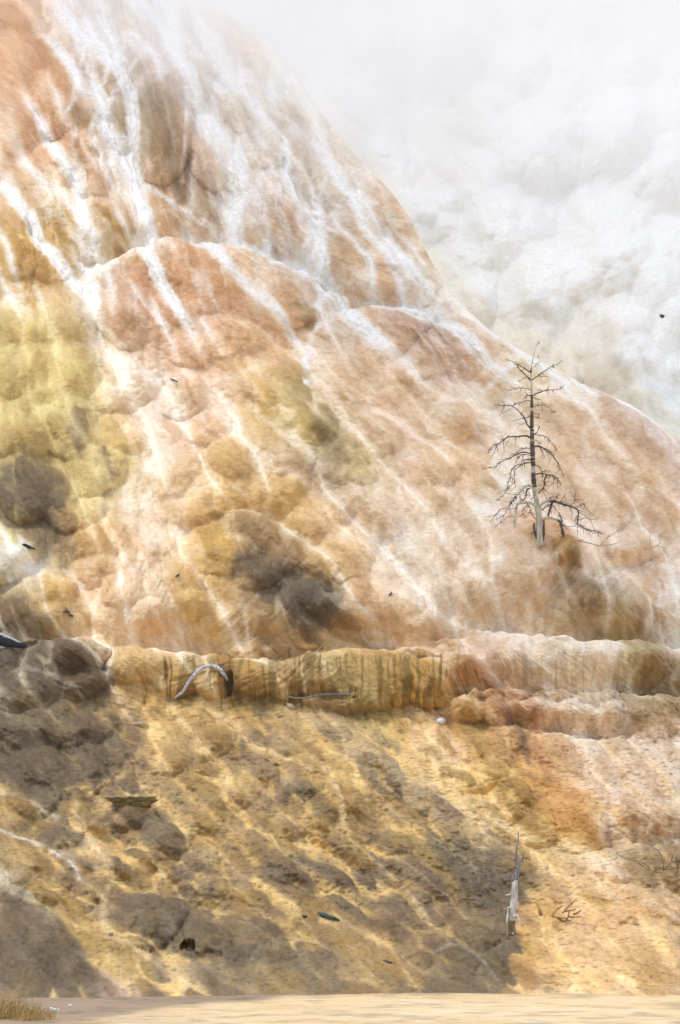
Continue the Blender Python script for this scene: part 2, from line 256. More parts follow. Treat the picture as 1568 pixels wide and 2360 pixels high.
# stained patches (polygon, colour, softness, strength)
PATCH = [
 ([(548,1302),(600,1296),(640,1310),(690,1340),(740,1352),(790,1382),(785,1410),(768,1450),(740,1455),(735,1482),(700,1478),(660,1430),(610,1400),(570,1350)], 'D', 7, .85),
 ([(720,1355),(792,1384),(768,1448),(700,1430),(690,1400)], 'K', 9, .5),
 ([(500,1205),(590,1200),(660,1230),(690,1270),(690,1320),(620,1310),(560,1270)], 'B', 14, .7),
 ([(440,1215),(520,1215),(560,1290),(520,1310),(450,1290)], 'g', 16, .7),
 ([(640,880),(690,870),(720,920),(770,980),(790,1050),(840,1120),(800,1130),(750,1060),(700,980)], 'v', 14, .75),
 ([(735,945),(770,985),(800,1060),(810,1100),(770,1090),(720,1010)], 'd', 12, .65),
 ([(800,1080),(840,1080),(850,1120),(815,1125)], 'V', 8, .7),
 ([(0,1090),(60,1060),(130,1090),(165,1130),(150,1200),(60,1210),(0,1180)], 'D', 14, .65),
 ([(160,945),(205,955),(212,1000),(190,1060),(165,1000)], 'd', 8, .75),([(225,1050),(265,1070),(270,1110),(245,1100)], 'D', 8, .7),
 ([(0,1200),(60,1210),(160,1230),(120,1270),(50,1250)], 'd', 12, .7),
 ([(0,1235),(60,1270),(110,1310),(90,1345),(0,1340)], 'W', 12, .75),
 ([(0,1380),(60,1395),(120,1450),(110,1480),(0,1480)], 'd', 12, .8),
 ([(0,1500),(120,1488),(220,1500),(250,1530),(268,1585),(240,1620),(180,1640),(60,1640),(0,1640)], 'D', 9, .8),
 ([(0,1640),(200,1650),(290,1680),(300,1760),(260,1840),(180,1870),(100,1850),(0,1820)], 'D', 12, .75),
 ([(0,1870),(110,1890),(190,1940),(150,1970),(0,1940)], 'd', 9, .6),([(0,2130),(120,2140),(200,2190),(240,2250),(120,2290),(0,2290)], 'D', 12, .75),
 ([(0,2080),(60,2110),(130,2150),(60,2160),(0,2150)], 'd', 14, .4),
 ([(285,2080),(360,2068),(430,2085),(440,2130),(410,2195),(330,2180),(275,2130)], 'D', 8, .7),
 ([(440,2150),(560,2120),(650,2150),(715,2190),(690,2230),(560,2235),(440,2200)], 'D', 10, .65),
 ([(270,1890),(340,1880),(420,1910),(450,1960),(420,1990),(340,1950)], 'D', 8, .6),
 ([(675,1830),(720,1815),(755,1850),(780,1890),(770,1925),(735,1900),(690,1870)], 'D', 8, .75),
 ([(985,1945),(1060,1950),(1150,1990),(1245,2030),(1262,2046),(1210,2050),(1195,2085),(1150,2100),(1080,2060),(1010,2000)], 'D', 7, .85),
 ([(1050,2060),(1195,2080),(1180,2140),(1190,2180),(1205,2195),(1170,2215),(1190,2285),(1210,2300),(1000,2300),(950,2230),(1010,2150)], 'D', 8, .6),
 ([(1200,2085),(1262,2050),(1300,2060),(1250,2200),(1215,2300),(1190,2240),(1210,2195),(1190,2160)], 'Q', 10, .55),
 ([(1200,2150),(1240,2160),(1235,2210),(1208,2205)], 'g', 7, .7),
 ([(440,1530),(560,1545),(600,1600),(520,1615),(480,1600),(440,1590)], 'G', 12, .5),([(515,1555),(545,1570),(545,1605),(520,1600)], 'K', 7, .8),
 ([(465,1535),(490,1540),(492,1600),(478,1600)], 'D', 5, .5),
 ([(690,1545),(820,1520),(900,1540),(900,1620),(820,1640),(690,1610)], 'v', 10, .55),([(820,1600),(850,1600),(880,1650),(890,1690),(830,1665)], 'v', 10, .6),
 ([(895,1530),(925,1535),(945,1590),(950,1640),(920,1630),(905,1580)], 'G', 6, .7),([(960,1560),(1000,1570),(1030,1630),(980,1640)], 'G', 10, .7),
 ([(1050,1520),(1120,1530),(1160,1590),(1150,1625),(1080,1610)], 'R', 9, .7),([(1160,1620),(1200,1625),(1260,1690),(1200,1690),(1150,1650)], 'R', 8, .75),
 ([(1440,1500),(1510,1520),(1505,1560),(1450,1600),(1430,1560),(1400,1520)], 'v', 8, .65),([(1460,1625),(1530,1640),(1550,1700),(1490,1700)], 'B', 12, .6),
 ([(1255,1270),(1310,1255),(1330,1290),(1320,1335),(1285,1325),(1260,1300)], 'G', 8, .85),([(1170,1195),(1300,1200),(1360,1245),(1290,1265),(1180,1245)], 'O', 16, .85),
 ([(1295,1320),(1325,1300),(1330,1335),(1305,1345)], 'd', 6, .6),
 ([(1330,1260),(1480,1255),(1500,1290),(1430,1320),(1360,1290)], 'P', 14, .6),
 ([(1240,1350),(1300,1350),(1340,1430),(1330,1490),(1270,1470),(1240,1410)], 'B', 16, .3),([(1380,1410),(1440,1430),(1470,1490),(1370,1490)], 'v', 12, .65),
 ([(1340,1360),(1460,1370),(1490,1430),(1460,1490),(1350,1440)], 'B', 16, .3),
 ([(1240,1710),(1285,1710),(1310,1760),(1290,1790),(1250,1750)], 'R', 9, .7),([(1100,1750),(1200,1770),(1330,1830),(1390,1890),(1380,1960),(1300,1960),(1200,1880),(1140,1800)], 'Q', 22, .8),
 ([(1130,1790),(1190,1800),(1240,1860),(1260,1930),(1200,1880)], 'G', 10, .6),([(1320,1900),(1380,1910),(1360,1968),(1310,1960)], 'G', 12, .4),
 ([(950,1660),(1080,1670),(1220,1700),(1290,1780),(1240,1800),(1100,1760)], 'Q', 24, .45),
 ([(1400,1972),(1568,1962),(1568,2070),(1500,2070),(1440,2030)], 'B', 12, .8),([(1480,2200),(1568,2080),(1568,2290),(1440,2290)], 'B', 26, .7),
 ([(235,1850),(280,1835),(360,1838),(355,1850),(340,1865),(250,1860)], 'v', 4, .7),
 ([(250,600),(330,590),(350,660),(330,760),(250,770),(235,700)], 'R', 16, .5),([(380,590),(480,600),(500,700),(420,720)], 'O', 16, .6),
 ([(345,210),(400,205),(435,260),(430,420),(380,430),(320,360),(310,270)], 'B', 22, .5),([(440,260),(500,300),(530,400),(490,445),(425,430)], 'M', 14, .5),
 ([(0,240),(80,270),(190,330),(220,370),(180,370),(80,320),(0,290)], 'R', 12, .55),([(190,150),(215,330),(165,300),(170,200)], 'B', 12, .5),
 ([(160,510),(220,500),(290,540),(305,600),(240,625),(180,590)], 'G', 14, .8),([(0,570),(90,560),(100,620),(60,645),(0,630)], 'g', 14, .7),
 ([(540,60),(610,80),(650,130),(600,140),(540,100)], 'R', 12, .6),([(860,400),(930,480),(965,560),(930,570),(870,470)], 'O', 14, .6),
 ([(1030,780),(1080,790),(1125,830),(1080,860),(1040,830)], 'O', 12, .6),([(870,725),(950,740),(1080,790),(1060,850),(960,790)], 'M', 12, .7),
 ([(660,715),(700,710),(735,725),(728,775),(700,750)], 'B', 6, .7),([(350,880),(440,870),(470,960),(400,970),(370,940)], 'P', 14, .6),
 ([(1210,1990),(1568,1960),(1568,2300),(1215,2300)], 'o', 24, .0), ([(1235,2040),(1400,2010),(1568,2080),(1568,2300),(1235,2300)], 'e', 26, .65), ([(1400,1720),(1568,1700),(1568,1950),(1430,1950)], 'f', 26, .55),
 ([(1170,790),(1240,815),(1330,870),(1300,880),(1200,840)], 'V', 9, .6),([(1020,1000),(1400,900),(1568,1010),(1568,1060),(1400,960)], 'M', 20, .25)]

def poly_sd(U, V, P):
    P = np.array(P, float); n = len(P); d = np.full(U.shape, 1e9); ins = np.zeros(U.shape, bool)
    for i in range(n):
        a, b = P[i], P[(i+1) % n]; e = b-a
        wx, wy = U-a[0], V-a[1]
        t = np.clip((wx*e[0]+wy*e[1])/(e@e), 0, 1)
        d = np.minimum(d, (wx-t*e[0])**2+(wy-t*e[1])**2)
        if a[1] != b[1]:
            c = ((a[1] > V) != (b[1] > V)) & (U < (b[0]-a[0])*(V-a[1])/(b[1]-a[1])+a[0])
            ins ^= c
    return np.where(ins, -1, 1)*np.sqrt(d)
def line_d(U, V, P):
    d = np.full(U.shape, 1e9)
    for a, b in zip(P[:-1], P[1:]):
        ex, ey = b[0]-a[0], b[1]-a[1]; wx, wy = U-a[0], V-a[1]
        t = np.clip((wx*ex+wy*ey)/(ex*ex+ey*ey), 0, 1)
        d = np.minimum(d, (wx-t*ex)**2+(wy-t*ey)**2)
    return np.sqrt(d)
def smooth_poly(P, n=3):
    P = [np.array(p, float) for p in P]
    for _ in range(n):
        Q = [P[0]]
        for a, b in zip(P[:-1], P[1:]): Q += [a*.75+b*.25, a*.25+b*.75]
        P = Q+[P[-1]]
    return P

# ------------------------------------------------------------------ near hill
RIDGE = [(-900,-900),(0,-420),(300,-160),(480,10),(560,55),(636,112),(680,165),(725,238),(806,340),(880,428),(940,508),(985,595),(1040,674),(1137,770),(1188,803),(1273,840),(1341,884),(1460,940),(1545,1000),(1800,1120),(2600,1500)]
ru = np.array([r[0] for r in RIDGE], float); rv = np.array([r[1] for r in RIDGE], float)
rX = np.array([ray(a, b, kbase(v_to_Z(b))).x for a, b in RIDGE]); rZ = np.array([v_to_Z(b) for b in rv])

def relief(U, V, flow=None, honly=False):
    """outward relief in metres, and the mineral colour, at photo-plane coordinates"""
    wu = U + 16*fbm(U/120, V/120, 5, 4) + 8*fbm(U/38, V/38, 6, 3); wv = V + 16*fbm(U/120, V/120, 55, 4) + 8*fbm(U/38, V/38, 56, 3)
    H = 0.35*fbm(U/260, V/260, 90, 3)
    low = sm(1500, 1800, V)
    # hand placed lobes
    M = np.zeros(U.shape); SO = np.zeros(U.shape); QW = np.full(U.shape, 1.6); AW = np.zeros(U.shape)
    for (u, v, rc, ra, an, h, cr) in LOBES:
        R = max(rc, ra)*1.05
        k = np.where((np.abs(wu-u) < R) & (np.abs(wv-v) < R))
        if not len(k[0]): continue
        t = math.radians(an); ca, sa = math.cos(t), math.sin(t)
        du, dv = wu[k]-u, wv[k]-v
        a = (du*sa+dv*ca)/ra; c = (du*ca-dv*sa)/rc
        q = a*a+c*c
        dome = np.clip(1-q, 0, 1)
        f = h*(0.82+0.3*a)*(cr*np.sqrt(dome)+(1-cr)*dome**1.5)
        old = M[k]; kk = 0.10
        hh = np.clip(0.5+0.5*(f-old)/kk, 0, 1)
        M[k] = old*(1-hh)+f*hh + kk*hh*(1-hh)*sm(0, 0.15, f)*sm(0, 0.15, old)
        SO[k] += 0.25*h*dome**2
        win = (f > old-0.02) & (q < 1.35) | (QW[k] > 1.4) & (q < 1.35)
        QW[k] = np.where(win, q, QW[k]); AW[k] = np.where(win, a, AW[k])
    big = 0.95+0.30*sm(700, 760, V)*(1-sm(1440, 1480, V))+0.40*(1-sm(600, 760, V))+0.75*sm(1480, 1500, V)*(1-sm(1700, 1730, V))+0.35*low*(1-sm(300, 500, U))+0.3*np.exp(-(((U-1330)/200)**2+((V-1350)/170)**2))
    H = H + big*M + 0.5*SO
    # ledges
    for P, D, reach in LEDGES:
        x = np.array([p[0] for p in P], float); y = np.array([p[1] for p in P], float)
        lv = np.interp(U, x, y) + 12*fbm(U/70, U*0, 77, 3) + 4*vnoise(U/17, U*0+3, 78)
        fade = sm(x[0]-10, x[0]+50, U)*(1-sm(x[-1]-50, x[-1]+10, U)) if x[-1] < 1560 else sm(x[0]-10, x[0]+60, U)
        up = lv-wv*0.3-V*0.7
        st = sm(-2, 9, up)*(1-sm(10, reach, up))
        lip = np.exp(-((up+18)/26.)**2)*0.18
        H = H - D*1.1*st*fade + lip*1.5*D*fade
    # cave in the dark mound
    hu, hv = U+9*fbm(U/14, V/14, 501, 3), V+9*fbm(U/14, V/14, 502, 3)
    cv = np.clip(1-((hu-438)/15)**2-((hv-2192)/8)**2, 0, 1); H = H - 0.5*np.sqrt(cv)
    cv = np.clip(1-((hu-530)/13)**2-((hv-1588)/24)**2, 0, 1); H = H - 0.35*np.sqrt(cv)
    # scales of several sizes, following the fall of the slope
    s1, t1, p1u, p1v = scales(wu, wv, 105, angf, 2.1, 11, k=12.0)
    w2u, w2v = wu+6*fbm(U/30, V/30, 8, 3), wv+6*fbm(U/30, V/30, 58, 3)
    s2, t2, p2u, p2v = scales(w2u, w2v, 42, angf, 1.7, 31, k=14.0)
    s3, t3, _a, _b = scales(w2u, w2v, 19, angf, 1.5, 61, k=12.0)
    s5, t5, _a, _b = scales(U+2*vnoise(U/8, V/8, 3), V+2*vnoise(U/8, V/8, 4), 9.5, angf, 1.3, 71, k=12.0)
    H = H + (0.60+0.15*low)*s1 + (0.26+0.16*low)*s2 + (0.05+0.065*low)*s3 + (0.016+0.024*low)*s5
    tpm = 1-sm(640, 820, V-0.15*U)
    s4, t4, p4u, p4v = scales(w2u, w2v, 70, angf, 2.7, 91, k=14.0, jit=.95)
    # rills running down the steep aprons
    an = angf(U, V); ca, sa = np.cos(an), np.sin(an)
    ua = U*sa+V*ca; uc = U*ca-V*sa
    rill = fbm(uc/16+1.2*fbm(U/80, V/80, 21, 2), ua/150, 41, 3)
    rill2 = fbm(uc/7, ua/60, 43, 2)
    ap = (1-sm(560, 760, V))*0.9+0.25
    ap = np.maximum(ap, 1.3*np.exp(-(((U-1340)/130)**2+((V-1400)/90)**2)))
    ap = np.maximum(ap, 0.9*sm(1505, 1530, V)*(1-sm(1660, 1700, V)))
    H = H + 0.04*rill*ap + 0.02*rill2*ap
    H = H + 0.035*fbm(U/12, V/5, 71, 4)*(0.5+low) + 0.02*fbm(uc/9, ua/26, 73, 3) + 0.05*fbm(U/45, V/30, 72, 3)
    if honly: return H
    # ---------------- colour
    cu = wu*0.6+U*0.4 + 9*fbm(U/22, V/22, 101, 3); cv_ = wv*0.6+V*0.4 + 9*fbm(U/22, V/18, 102, 3)
    ku, kv = cu-U, cv_-V
    C = (0.25*bil(GC, cu, cv_, 40, 40, 80, 80) + 0.30*bil(GC, U-wu+p1u, V-wv+p1v, 40, 40, 80, 80)
         + 0.45*bil(GC, U-w2u+p2u+ku*.5, V-w2v+p2v+kv*.5, 40, 40, 80, 80))
    for P, c, so, st in PATCH:
        Pn = np.array(P, float); m = so*3+20
        k = np.where((cu > Pn[:, 0].min()-m) & (cu < Pn[:, 0].max()+m) & (cv_ > Pn[:, 1].min()-m) & (cv_ < Pn[:, 1].max()+m))
        if not len(k[0]): continue
        pu = U[k]*0.45+cu[k]*0.25+0.3*(U-w2u+p2u)[k]; pv = V[k]*0.45+cv_[k]*0.25+0.3*(V-w2v+p2v)[k]
        sd = poly_sd(pu, pv, P) + (so+5)*1.5*fbm(U[k]/32, V[k]/24, 7, 4); so = so*1.5+3
        a = (st*(1-sm(-so, so, sd)))[:, None]
        C[k] = C[k]*(1-a) + np.array(PAL[c], float)*a
    # browner cushions, paler network of running water between them
    left = low*(1-sm(1180, 1330, U))
    nA = fbm(U/60, V/60, 9, 3); left = left*sm(80, 112, C.mean(-1))*(1-0.0*U)
    net = (left*0.62*(1-sm(0.28, 0.46, s2+0.10*nA))*(0.6+0.6*sm(-.3, .3, nA)))[..., None]
    C = C*(1-net)+np.array((222, 180, 102.))*net
    gold = sm(-.15, .2, t1+0.6*fbm(U/150, V/150, 12, 2))[..., None]
    dark = np.array((104, 85, 62.))*(1-gold) + np.array((150, 116, 58.))*gold
    br = (left*0.72*sm(0.36, 0.56, s2+0.35*t2)*sm(-.55, .05, nA+0.8*t1))[..., None]
    C = C*(1-br)+dark*br
    br = (left*0.38*sm(0.42, 0.7, s1+0.2*t1))[..., None]
    C = C*(1-br)+dark*br
    vc = np.array((244, 232, 216.))*(1-low[..., None]) + np.array((230, 194, 128.))*low[..., None]
    yel = (sm(700, 760, V)*(1-sm(1200, 1260, V))*(1-sm(200, 300, U)))[..., None]
    vc = vc*(1-yel) + np.array((224, 204, 150), float)*yel
    wv1 = sm(-.25, .45, fbm(U/90, V/90, 18, 3)); wv2 = sm(-.1, .5, fbm(U/60, V/60, 16, 3))
    vein = (1-sm(0.20, 0.42, s1))*(0.25+0.45*wv1)*(1-.45*left) + (1-sm(0.22, 0.40, s2))*(0.12+0.35*wv2)*(1-.5*left)
    lum = C.mean(-1); vein = np.clip(vein, 0, 0.85)*(1-low*(1-sm(95, 135, lum)))
    vein = vein[..., None]
    C = C*(1-vein)+vc*vein
    # big lobes turn darker and warmer towards their lower belly, with paler upper rims
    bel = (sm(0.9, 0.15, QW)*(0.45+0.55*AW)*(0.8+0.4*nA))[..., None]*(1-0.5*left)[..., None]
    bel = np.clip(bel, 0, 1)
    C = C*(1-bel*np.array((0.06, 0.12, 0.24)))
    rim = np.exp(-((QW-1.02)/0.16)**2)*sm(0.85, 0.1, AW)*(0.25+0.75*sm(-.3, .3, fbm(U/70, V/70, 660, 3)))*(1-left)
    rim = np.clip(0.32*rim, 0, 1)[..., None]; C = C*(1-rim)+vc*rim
    # thin meandering rivulets
    an_u = ua/150 + 0.5*fbm(U/90, V/90, 601, 2); an_c = uc/46 + 0.9*fbm(U/110, V/110, 602, 3)
    n1 = np.abs(vnoise(an_c, an_u, 603)); n2 = np.abs(fbm(uc/20+0.9*fbm(U/60, V/60, 604, 2), ua/70, 605, 2)); n3 = np.abs(fbm(U/34, V/30, 606, 3))
    pm = sm(-.35, .35, fbm(U/130, V/130, 607, 2))
    riv = (0.75*np.exp(-(n1/0.035)**2)*sm(-.2, .3, fbm(U/55, V/55, 608, 2)) + 0.7*np.exp(-(n2/0.03)**2)*pm)*(1-0.45*low)
    riv = np.clip(riv*0.35, 0, 1); H = H + 0.02*riv
    C = C*(1-riv[..., None])+(vc*0.75+C*0.25)*riv[..., None]
    # cushion-to-cushion and rill tint: fuller cushions carry more pigment
    pg = 1 - 0.09*(1-left)*sm(0.3, 0.8, s1+0.5*t1)*sm(-.4, .3, nA) - 0.05*sm(0.3, 0.8, s2)*(1-0.5*left)
    tint = (pg + 0.08*t1 + 0.12*t2 + 0.10*t3 + 0.05*fbm(U/30, V/20, 33, 3))
    C = C*tint[..., None]**np.array((0.7, 1.0, 1.5))
    rr = np.clip(rill*0.9+rill2*0.5, -1, 1)*ap
    top = (1-sm(560, 720, V))*(sm(180, 260, U))
    C = C*(1+(0.05+0.04*top)*rr)[..., None]
    rib = 1-sm(0.40, 0.56, s4+0.06*fbm(U/14, V/30, 641, 2)); rib = rib*tpm*(0.45+0.55*sm(-.3, .3, fbm(U/120, V/120, 640, 2)))*sm(150, 260, U+0.3*V)
    H = H + 0.10*rib
    wr = np.clip(rib*0.42, 0, 1)[..., None]
    C = C*(1-wr)+np.array(PAL['W'], float)*wr
    dz_ = sm(1525, 1545, V)*(1-sm(1625, 1660, V))*sm(250, 330, U); dm = sm(-.05, .35, fbm(U/8+1.5*fbm(U/60, V/60, 802, 2), V/130, 801, 3)+0.25*fbm(U/70, V/70, 803, 2))
    dd_ = (dz_*dm*(0.62*(1-sm(1020, 1080, U))+0.25))[..., None]; C = C*(1-dd_)+np.array((128, 100, 48.))*dd_
    # running water: crusts left along the paths that water takes over the relief
    if flow is not None:
        fl_ = bil(flow, U+1.2*vnoise(U/9, V/9, 700), V+1.2*vnoise(U/9, V/9, 701), FX0, FY0, FST, FST)
        ha = bil(HALO, U+5*fbm(U/14, V/14, 710, 2), V+5*fbm(U/14, V/14, 711, 2), FX0, FY0, FST, FST)
        ha = sm(0.38-.26*tpm, 0.95-.25*tpm, ha)*(0.85*tpm*sm(60, 200, U+.3*V)+(1-tpm)*(0.32*(1-low)+0.12*low))*(1-low*(1-sm(95, 130, C.mean(-1))))
        br_ = 0.45+0.55*sm(-.35, .35, fbm(U/110, V/110, 712, 3))
        L_ = fl_; lo_ = 0.44-0.22*tpm+0.06*low; hi_ = 0.98-0.22*tpm
        t_ = np.clip((L_-lo_-.02)/(hi_-lo_), 0, 1); fl_ = t_*t_*(3-2*t_)
        C = C*(1+0.10*(L_-0.25)*(1-0.3*low))[..., None]
        fw = fl_*(0.92*tpm*sm(100, 220, U+0.3*V) + (1-tpm)*(0.66*(1-low)+0.45*low))
        fw = fw*(1-0.75*low*(1-sm(90, 125, C.mean(-1))))
        H = H + 0.05*fl_*(0.4+0.6*tpm)
        cw = np.array(PAL['W'], float)*tpm[..., None] + (1-tpm[..., None])*vc
        fw = np.clip(1-(1-fw*br_*(0.85-0.20*(1-tpm)))*(1-ha), 0, 1)[..., None]; C = C*(1-fw)+cw*fw
        # between the runnels the crust holds more pigment
        C = C*(1-(0.03*(1-fl_)*(1-low))[..., None]*np.array((.6, 1, 1.6)))
    # streams
    for P, hw, st, c in STREAMS:
        hw = hw*0.62; st = st*(0.6 if P[0][1] > 800 else 0.8)
        P = smooth_poly(P, 2); A = np.array(P); m = hw*2.5+14
        k = np.where((cu > A[:, 0].min()-m) & (cu < A[:, 0].max()+m) & (cv_ > A[:, 1].min()-m) & (cv_ < A[:, 1].max()+m))
        pu = U[k]*0.45+cu[k]*0.55; pv = V[k]*0.45+cv_[k]*0.55
        d = line_d(pu, pv, P); d = d*(1+0.5*fbm(U[k]/25, V[k]/25, 19, 3))
        a = st*(1-sm(hw*0.3, hw*1.9, d))*(0.85+0.8*fbm(U[k]/18, V[k]/18, 20, 3))
        H[k] = H[k] + 0.06*a
        a = np.clip(a, 0, 1)[:, None]
        C[k] = C[k]*(1-a)+np.array(PAL[c], float)*a
    rg_ = np.interp(U, ru, rv); pale = (0.75*sm(130, 5, V-rg_)*sm(1000, 700, V)*(0.7+0.5*fbm(U/50, V/50, 650, 3)))[..., None]  # steam haze painted into the colour: crust fades pale towards the ridge edge
    C = C*(1-pale)+np.array((238, 226, 206.))*pale
    # fine dark flecks, denser in the brown lower slope
    fl = sm(0.15, 0.7, fbm(U/14, V/3.0, 81, 3))*(0.05+0.18*low)
    C = C*(1-fl[..., None])
    C = C*(1+(0.035+0.05*low)*fbm(U/6, V/3.2, 91, 3)+(0.03+0.03*low)*(s3-0.45)-(0.05+0.06*low)*(s5-0.45))[..., None]
    fl = sm(0.3, 0.8, fbm(U/10+50, V/4, 83, 3))*(0.04+0.08*low)
    C = C + (np.array((236, 214, 176), float)-C)*fl[..., None]
    return H, np.clip(C, 20, 240)

def grid_mesh(name, X, Y, Z, C, mat, kind='structure', rough=None):
    n, m = X.shape
    me = bpy.data.meshes.new(name)
    co = np.stack([X, Y, Z], -1).reshape(-1, 3).astype(np.float32)
    idx = np.arange(n*m).reshape(n, m)
    q = np.stack([idx[:-1, :-1], idx[:-1, 1:], idx[1:, 1:], idx[1:, :-1]], -1).reshape(-1, 4)
    me.vertices.add(len(co)); me.vertices.foreach_set('co', co.ravel())
    me.loops.add(q.size); me.loops.foreach_set('vertex_index', q.ravel().astype(np.int32))
    me.polygons.add(len(q)); me.polygons.foreach_set('loop_start', (np.arange(len(q))*4).astype(np.int32))
    me.update(calc_edges=True); me.validate()
    me.polygons.foreach_set('use_smooth', np.ones(len(me.polygons), bool))
    at = me.attributes.new('mineral', 'FLOAT_COLOR', 'POINT')
    cc = np.ones((len(co), 4), np.float32); cc[:, :3] = lin(C).reshape(-1, 3); at.data.foreach_set('color', cc.ravel())
    me.materials.append(mat)
    o = bpy.data.objects.new(name, me); COL.objects.link(o); o['kind'] = kind
    return o

ALB = 0.98
def mineral_mat(name, bump=0.4, gain=ALB, wet=0.55):
    m = bpy.data.materials.new(name); m.use_nodes = True; t = m.node_tree; N = t.nodes; L = t.links
    b = N['Principled BSDF']; b.inputs['Roughness'].default_value = wet; b.inputs['Specular IOR Level'].default_value = 0.22
    at = N.new('ShaderNodeAttribute'); at.attribute_name = 'mineral'
    tc = N.new('ShaderNodeTexCoord'); mp = N.new('ShaderNodeMapping'); mp.inputs['Scale'].default_value = (1, 0.6, 3.2)
    L.new(tc.outputs['Object'], mp.inputs[0])
    n1 = N.new('ShaderNodeTexNoise'); n1.inputs['Scale'].default_value = 9; n1.inputs['Detail'].default_value = 6; n1.inputs['Roughness'].default_value = .65
    L.new(mp.outputs[0], n1.inputs['Vector'])
    n2 = N.new('ShaderNodeTexNoise'); n2.inputs['Scale'].default_value = 22; n2.inputs['Detail'].default_value = 3
    L.new(tc.outputs['Object'], n2.inputs['Vector'])
    r = N.new('ShaderNodeMapRange'); r.inputs['From Min'].default_value = .3; r.inputs['From Max'].default_value = .7
    r.inputs['To Min'].default_value = gain*0.87; r.inputs['To Max'].default_value = gain*1.13; L.new(n1.outputs['Fac'], r.inputs[0])
    mu = N.new('ShaderNodeVectorMath'); mu.operation = 'SCALE'; L.new(at.outputs['Color'], mu.inputs[0]); L.new(r.outputs[0], mu.inputs['Scale'])
    L.new(mu.outputs[0], b.inputs['Base Color'])
    ad = N.new('ShaderNodeMath'); ad.operation = 'MULTIPLY_ADD'; ad.inputs[1].default_value = .5
    L.new(n2.outputs['Fac'], ad.inputs[0]); L.new(n1.outputs['Fac'], ad.inputs[2])
    bp = N.new('ShaderNodeBump'); bp.inputs['Strength'].default_value = bump; bp.inputs['Distance'].default_value = 0.05
    L.new(ad.outputs[0], bp.inputs['Height']); L.new(bp.outputs[0], b.inputs['Normal'])
    return m
m_hill = mineral_mat('mineral_crust', 0.55, 1.10)
m_white = mineral_mat('white_travertine', 0.18)
m_flat = mineral_mat('ochre_silt', 0.3)

NX, NZ = 1060, 1330
xs = np.concatenate([np.linspace(-16, -8.9, 60)[:-1], np.linspace(-8.9, 10.2, NX), np.linspace(10.2, 18, 60)[1:]])
Zr = np.interp(xs, rX, rZ)
Zr = Zr + 0.20 + 0.10*fbm(xs*1.1, xs*0, 3, 4)
bfr = np.linspace(0, 1, NZ)**0.92
Xg = np.repeat(xs[None, :], NZ, 0)
Zb = -1.2 + (Zr[None, :]+1.2)*bfr[:, None]
U, V = project(Xg, kbase(Zb), Zb)
# let water run over the relief and record where it gathers
FST, FX0, FY0 = 3.0, -120.0, -160.0
fgu, fgv = np.meshgrid(np.arange(FX0, 1700, 4.), np.arange(FY0, 2420, 4.))
Hc = relief(fgu, fgv, honly=True)
def blur(a, n):
    for _ in range(2):
        for ax in (0, 1):
            a = sum(np.roll(a, k_, ax) for k_ in range(-n, n+1))/(2*n+1)
    return a
Hc = blur(Hc, 2)
gyv, gxu = np.gradient(Hc, 4.0/100.)
fw_, fh_ = int((1700-FX0)/FST), int((2420-FY0)/FST)
rng = np.random.default_rng(5)
NP = 120000
pu = rng.uniform(FX0, 1700, NP); pv = rng.uniform(FY0-200, 2400, NP); life = rng.integers(60, 200, NP)
vx = np.zeros(NP); vy = np.ones(NP); dens = np.zeros(fw_*fh_)
G2 = np.stack([gxu, gyv], -1)
for it in range(200):
    a_ = angf(pu, pv) + 0.25*vnoise(pu/60, pv/60, 720); g_ = bil(G2, pu, pv, FX0, FY0, 4., 4.)
    dx_ = np.sin(a_)-0.42*g_[:, 0]+rng.normal(0, .22, NP); dy_ = np.cos(a_)-0.2*g_[:, 1]; dy_ = np.maximum(dy_, 0.15)
    l_ = np.hypot(dx_, dy_); vx = vx*.6+.4*dx_/l_; vy = vy*.6+.4*dy_/l_
    pu = pu+2.6*vx; pv = pv+2.6*vy
    ok = (it < life) & (pu > FX0+8) & (pu < 1690) & (pv > FY0+8) & (pv < 2410) & (it > 4)
    ix = ((pu[ok]-FX0)/FST); iy = ((pv[ok]-FY0)/FST); i0 = ix.astype(int); j0 = iy.astype(int); fx_ = ix-i0; fy_ = iy-j0
    for a0, b0, w0 in ((0,0,(1-fx_)*(1-fy_)),(1,0,fx_*(1-fy_)),(0,1,(1-fx_)*fy_),(1,1,fx_*fy_)):
        dens += np.bincount(np.minimum((j0+b0)*fw_+i0+a0, fw_*fh_-1), w0, fw_*fh_)
dens = dens.reshape(fh_, fw_)
FLOW = np.clip(np.log((dens+1e-3)/6.0)/math.log(300/6.0), 0, 1)
def blur(a, n):
    for _ in range(2):
        for ax in (0, 1):
            a = sum(np.roll(a, k_, ax) for k_ in range(-n, n+1))/(2*n+1)
    return a
HALO = np.clip(np.log((blur(dens, 3)+1e-3)/9.0)/math.log(120/9.0), 0, 1)
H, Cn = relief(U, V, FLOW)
d = Zr[None, :]-Zb; R = 0.7
rnd = 1.3*(1-np.sqrt(np.clip(1-(np.clip(R-d, 0, R)/R)**2, 0, 1)))
toe = np.clip(0.6-Zb, 0, 2)*-0.8          # slope flattens at its foot
foot = 1.2*np.sin(Xg*0.35+0.8)*sm(6, 0, Zb)
Yn = kbase(Zb) - H*sm(0, .5, d)*(0.35+0.65*sm(-0.3, 1.2, Zb)) + rnd + toe + foot
Zn = Zb + 0.18*H*sm(0, .5, d)*sm(0, 1, Zb)
nb = 26
k = np.linspace(1/nb, 1, nb)[:, None]
Xk = np.repeat(xs[None, :], nb, 0); Zk = Zn[-1:]-14*k**1.6; Yk = Yn[-1:]+5.0*k**0.8
Xa, Ya, Za = np.vstack([Xg, Xk]), np.vstack([Yn, Yk]), np.vstack([Zn, Zk])
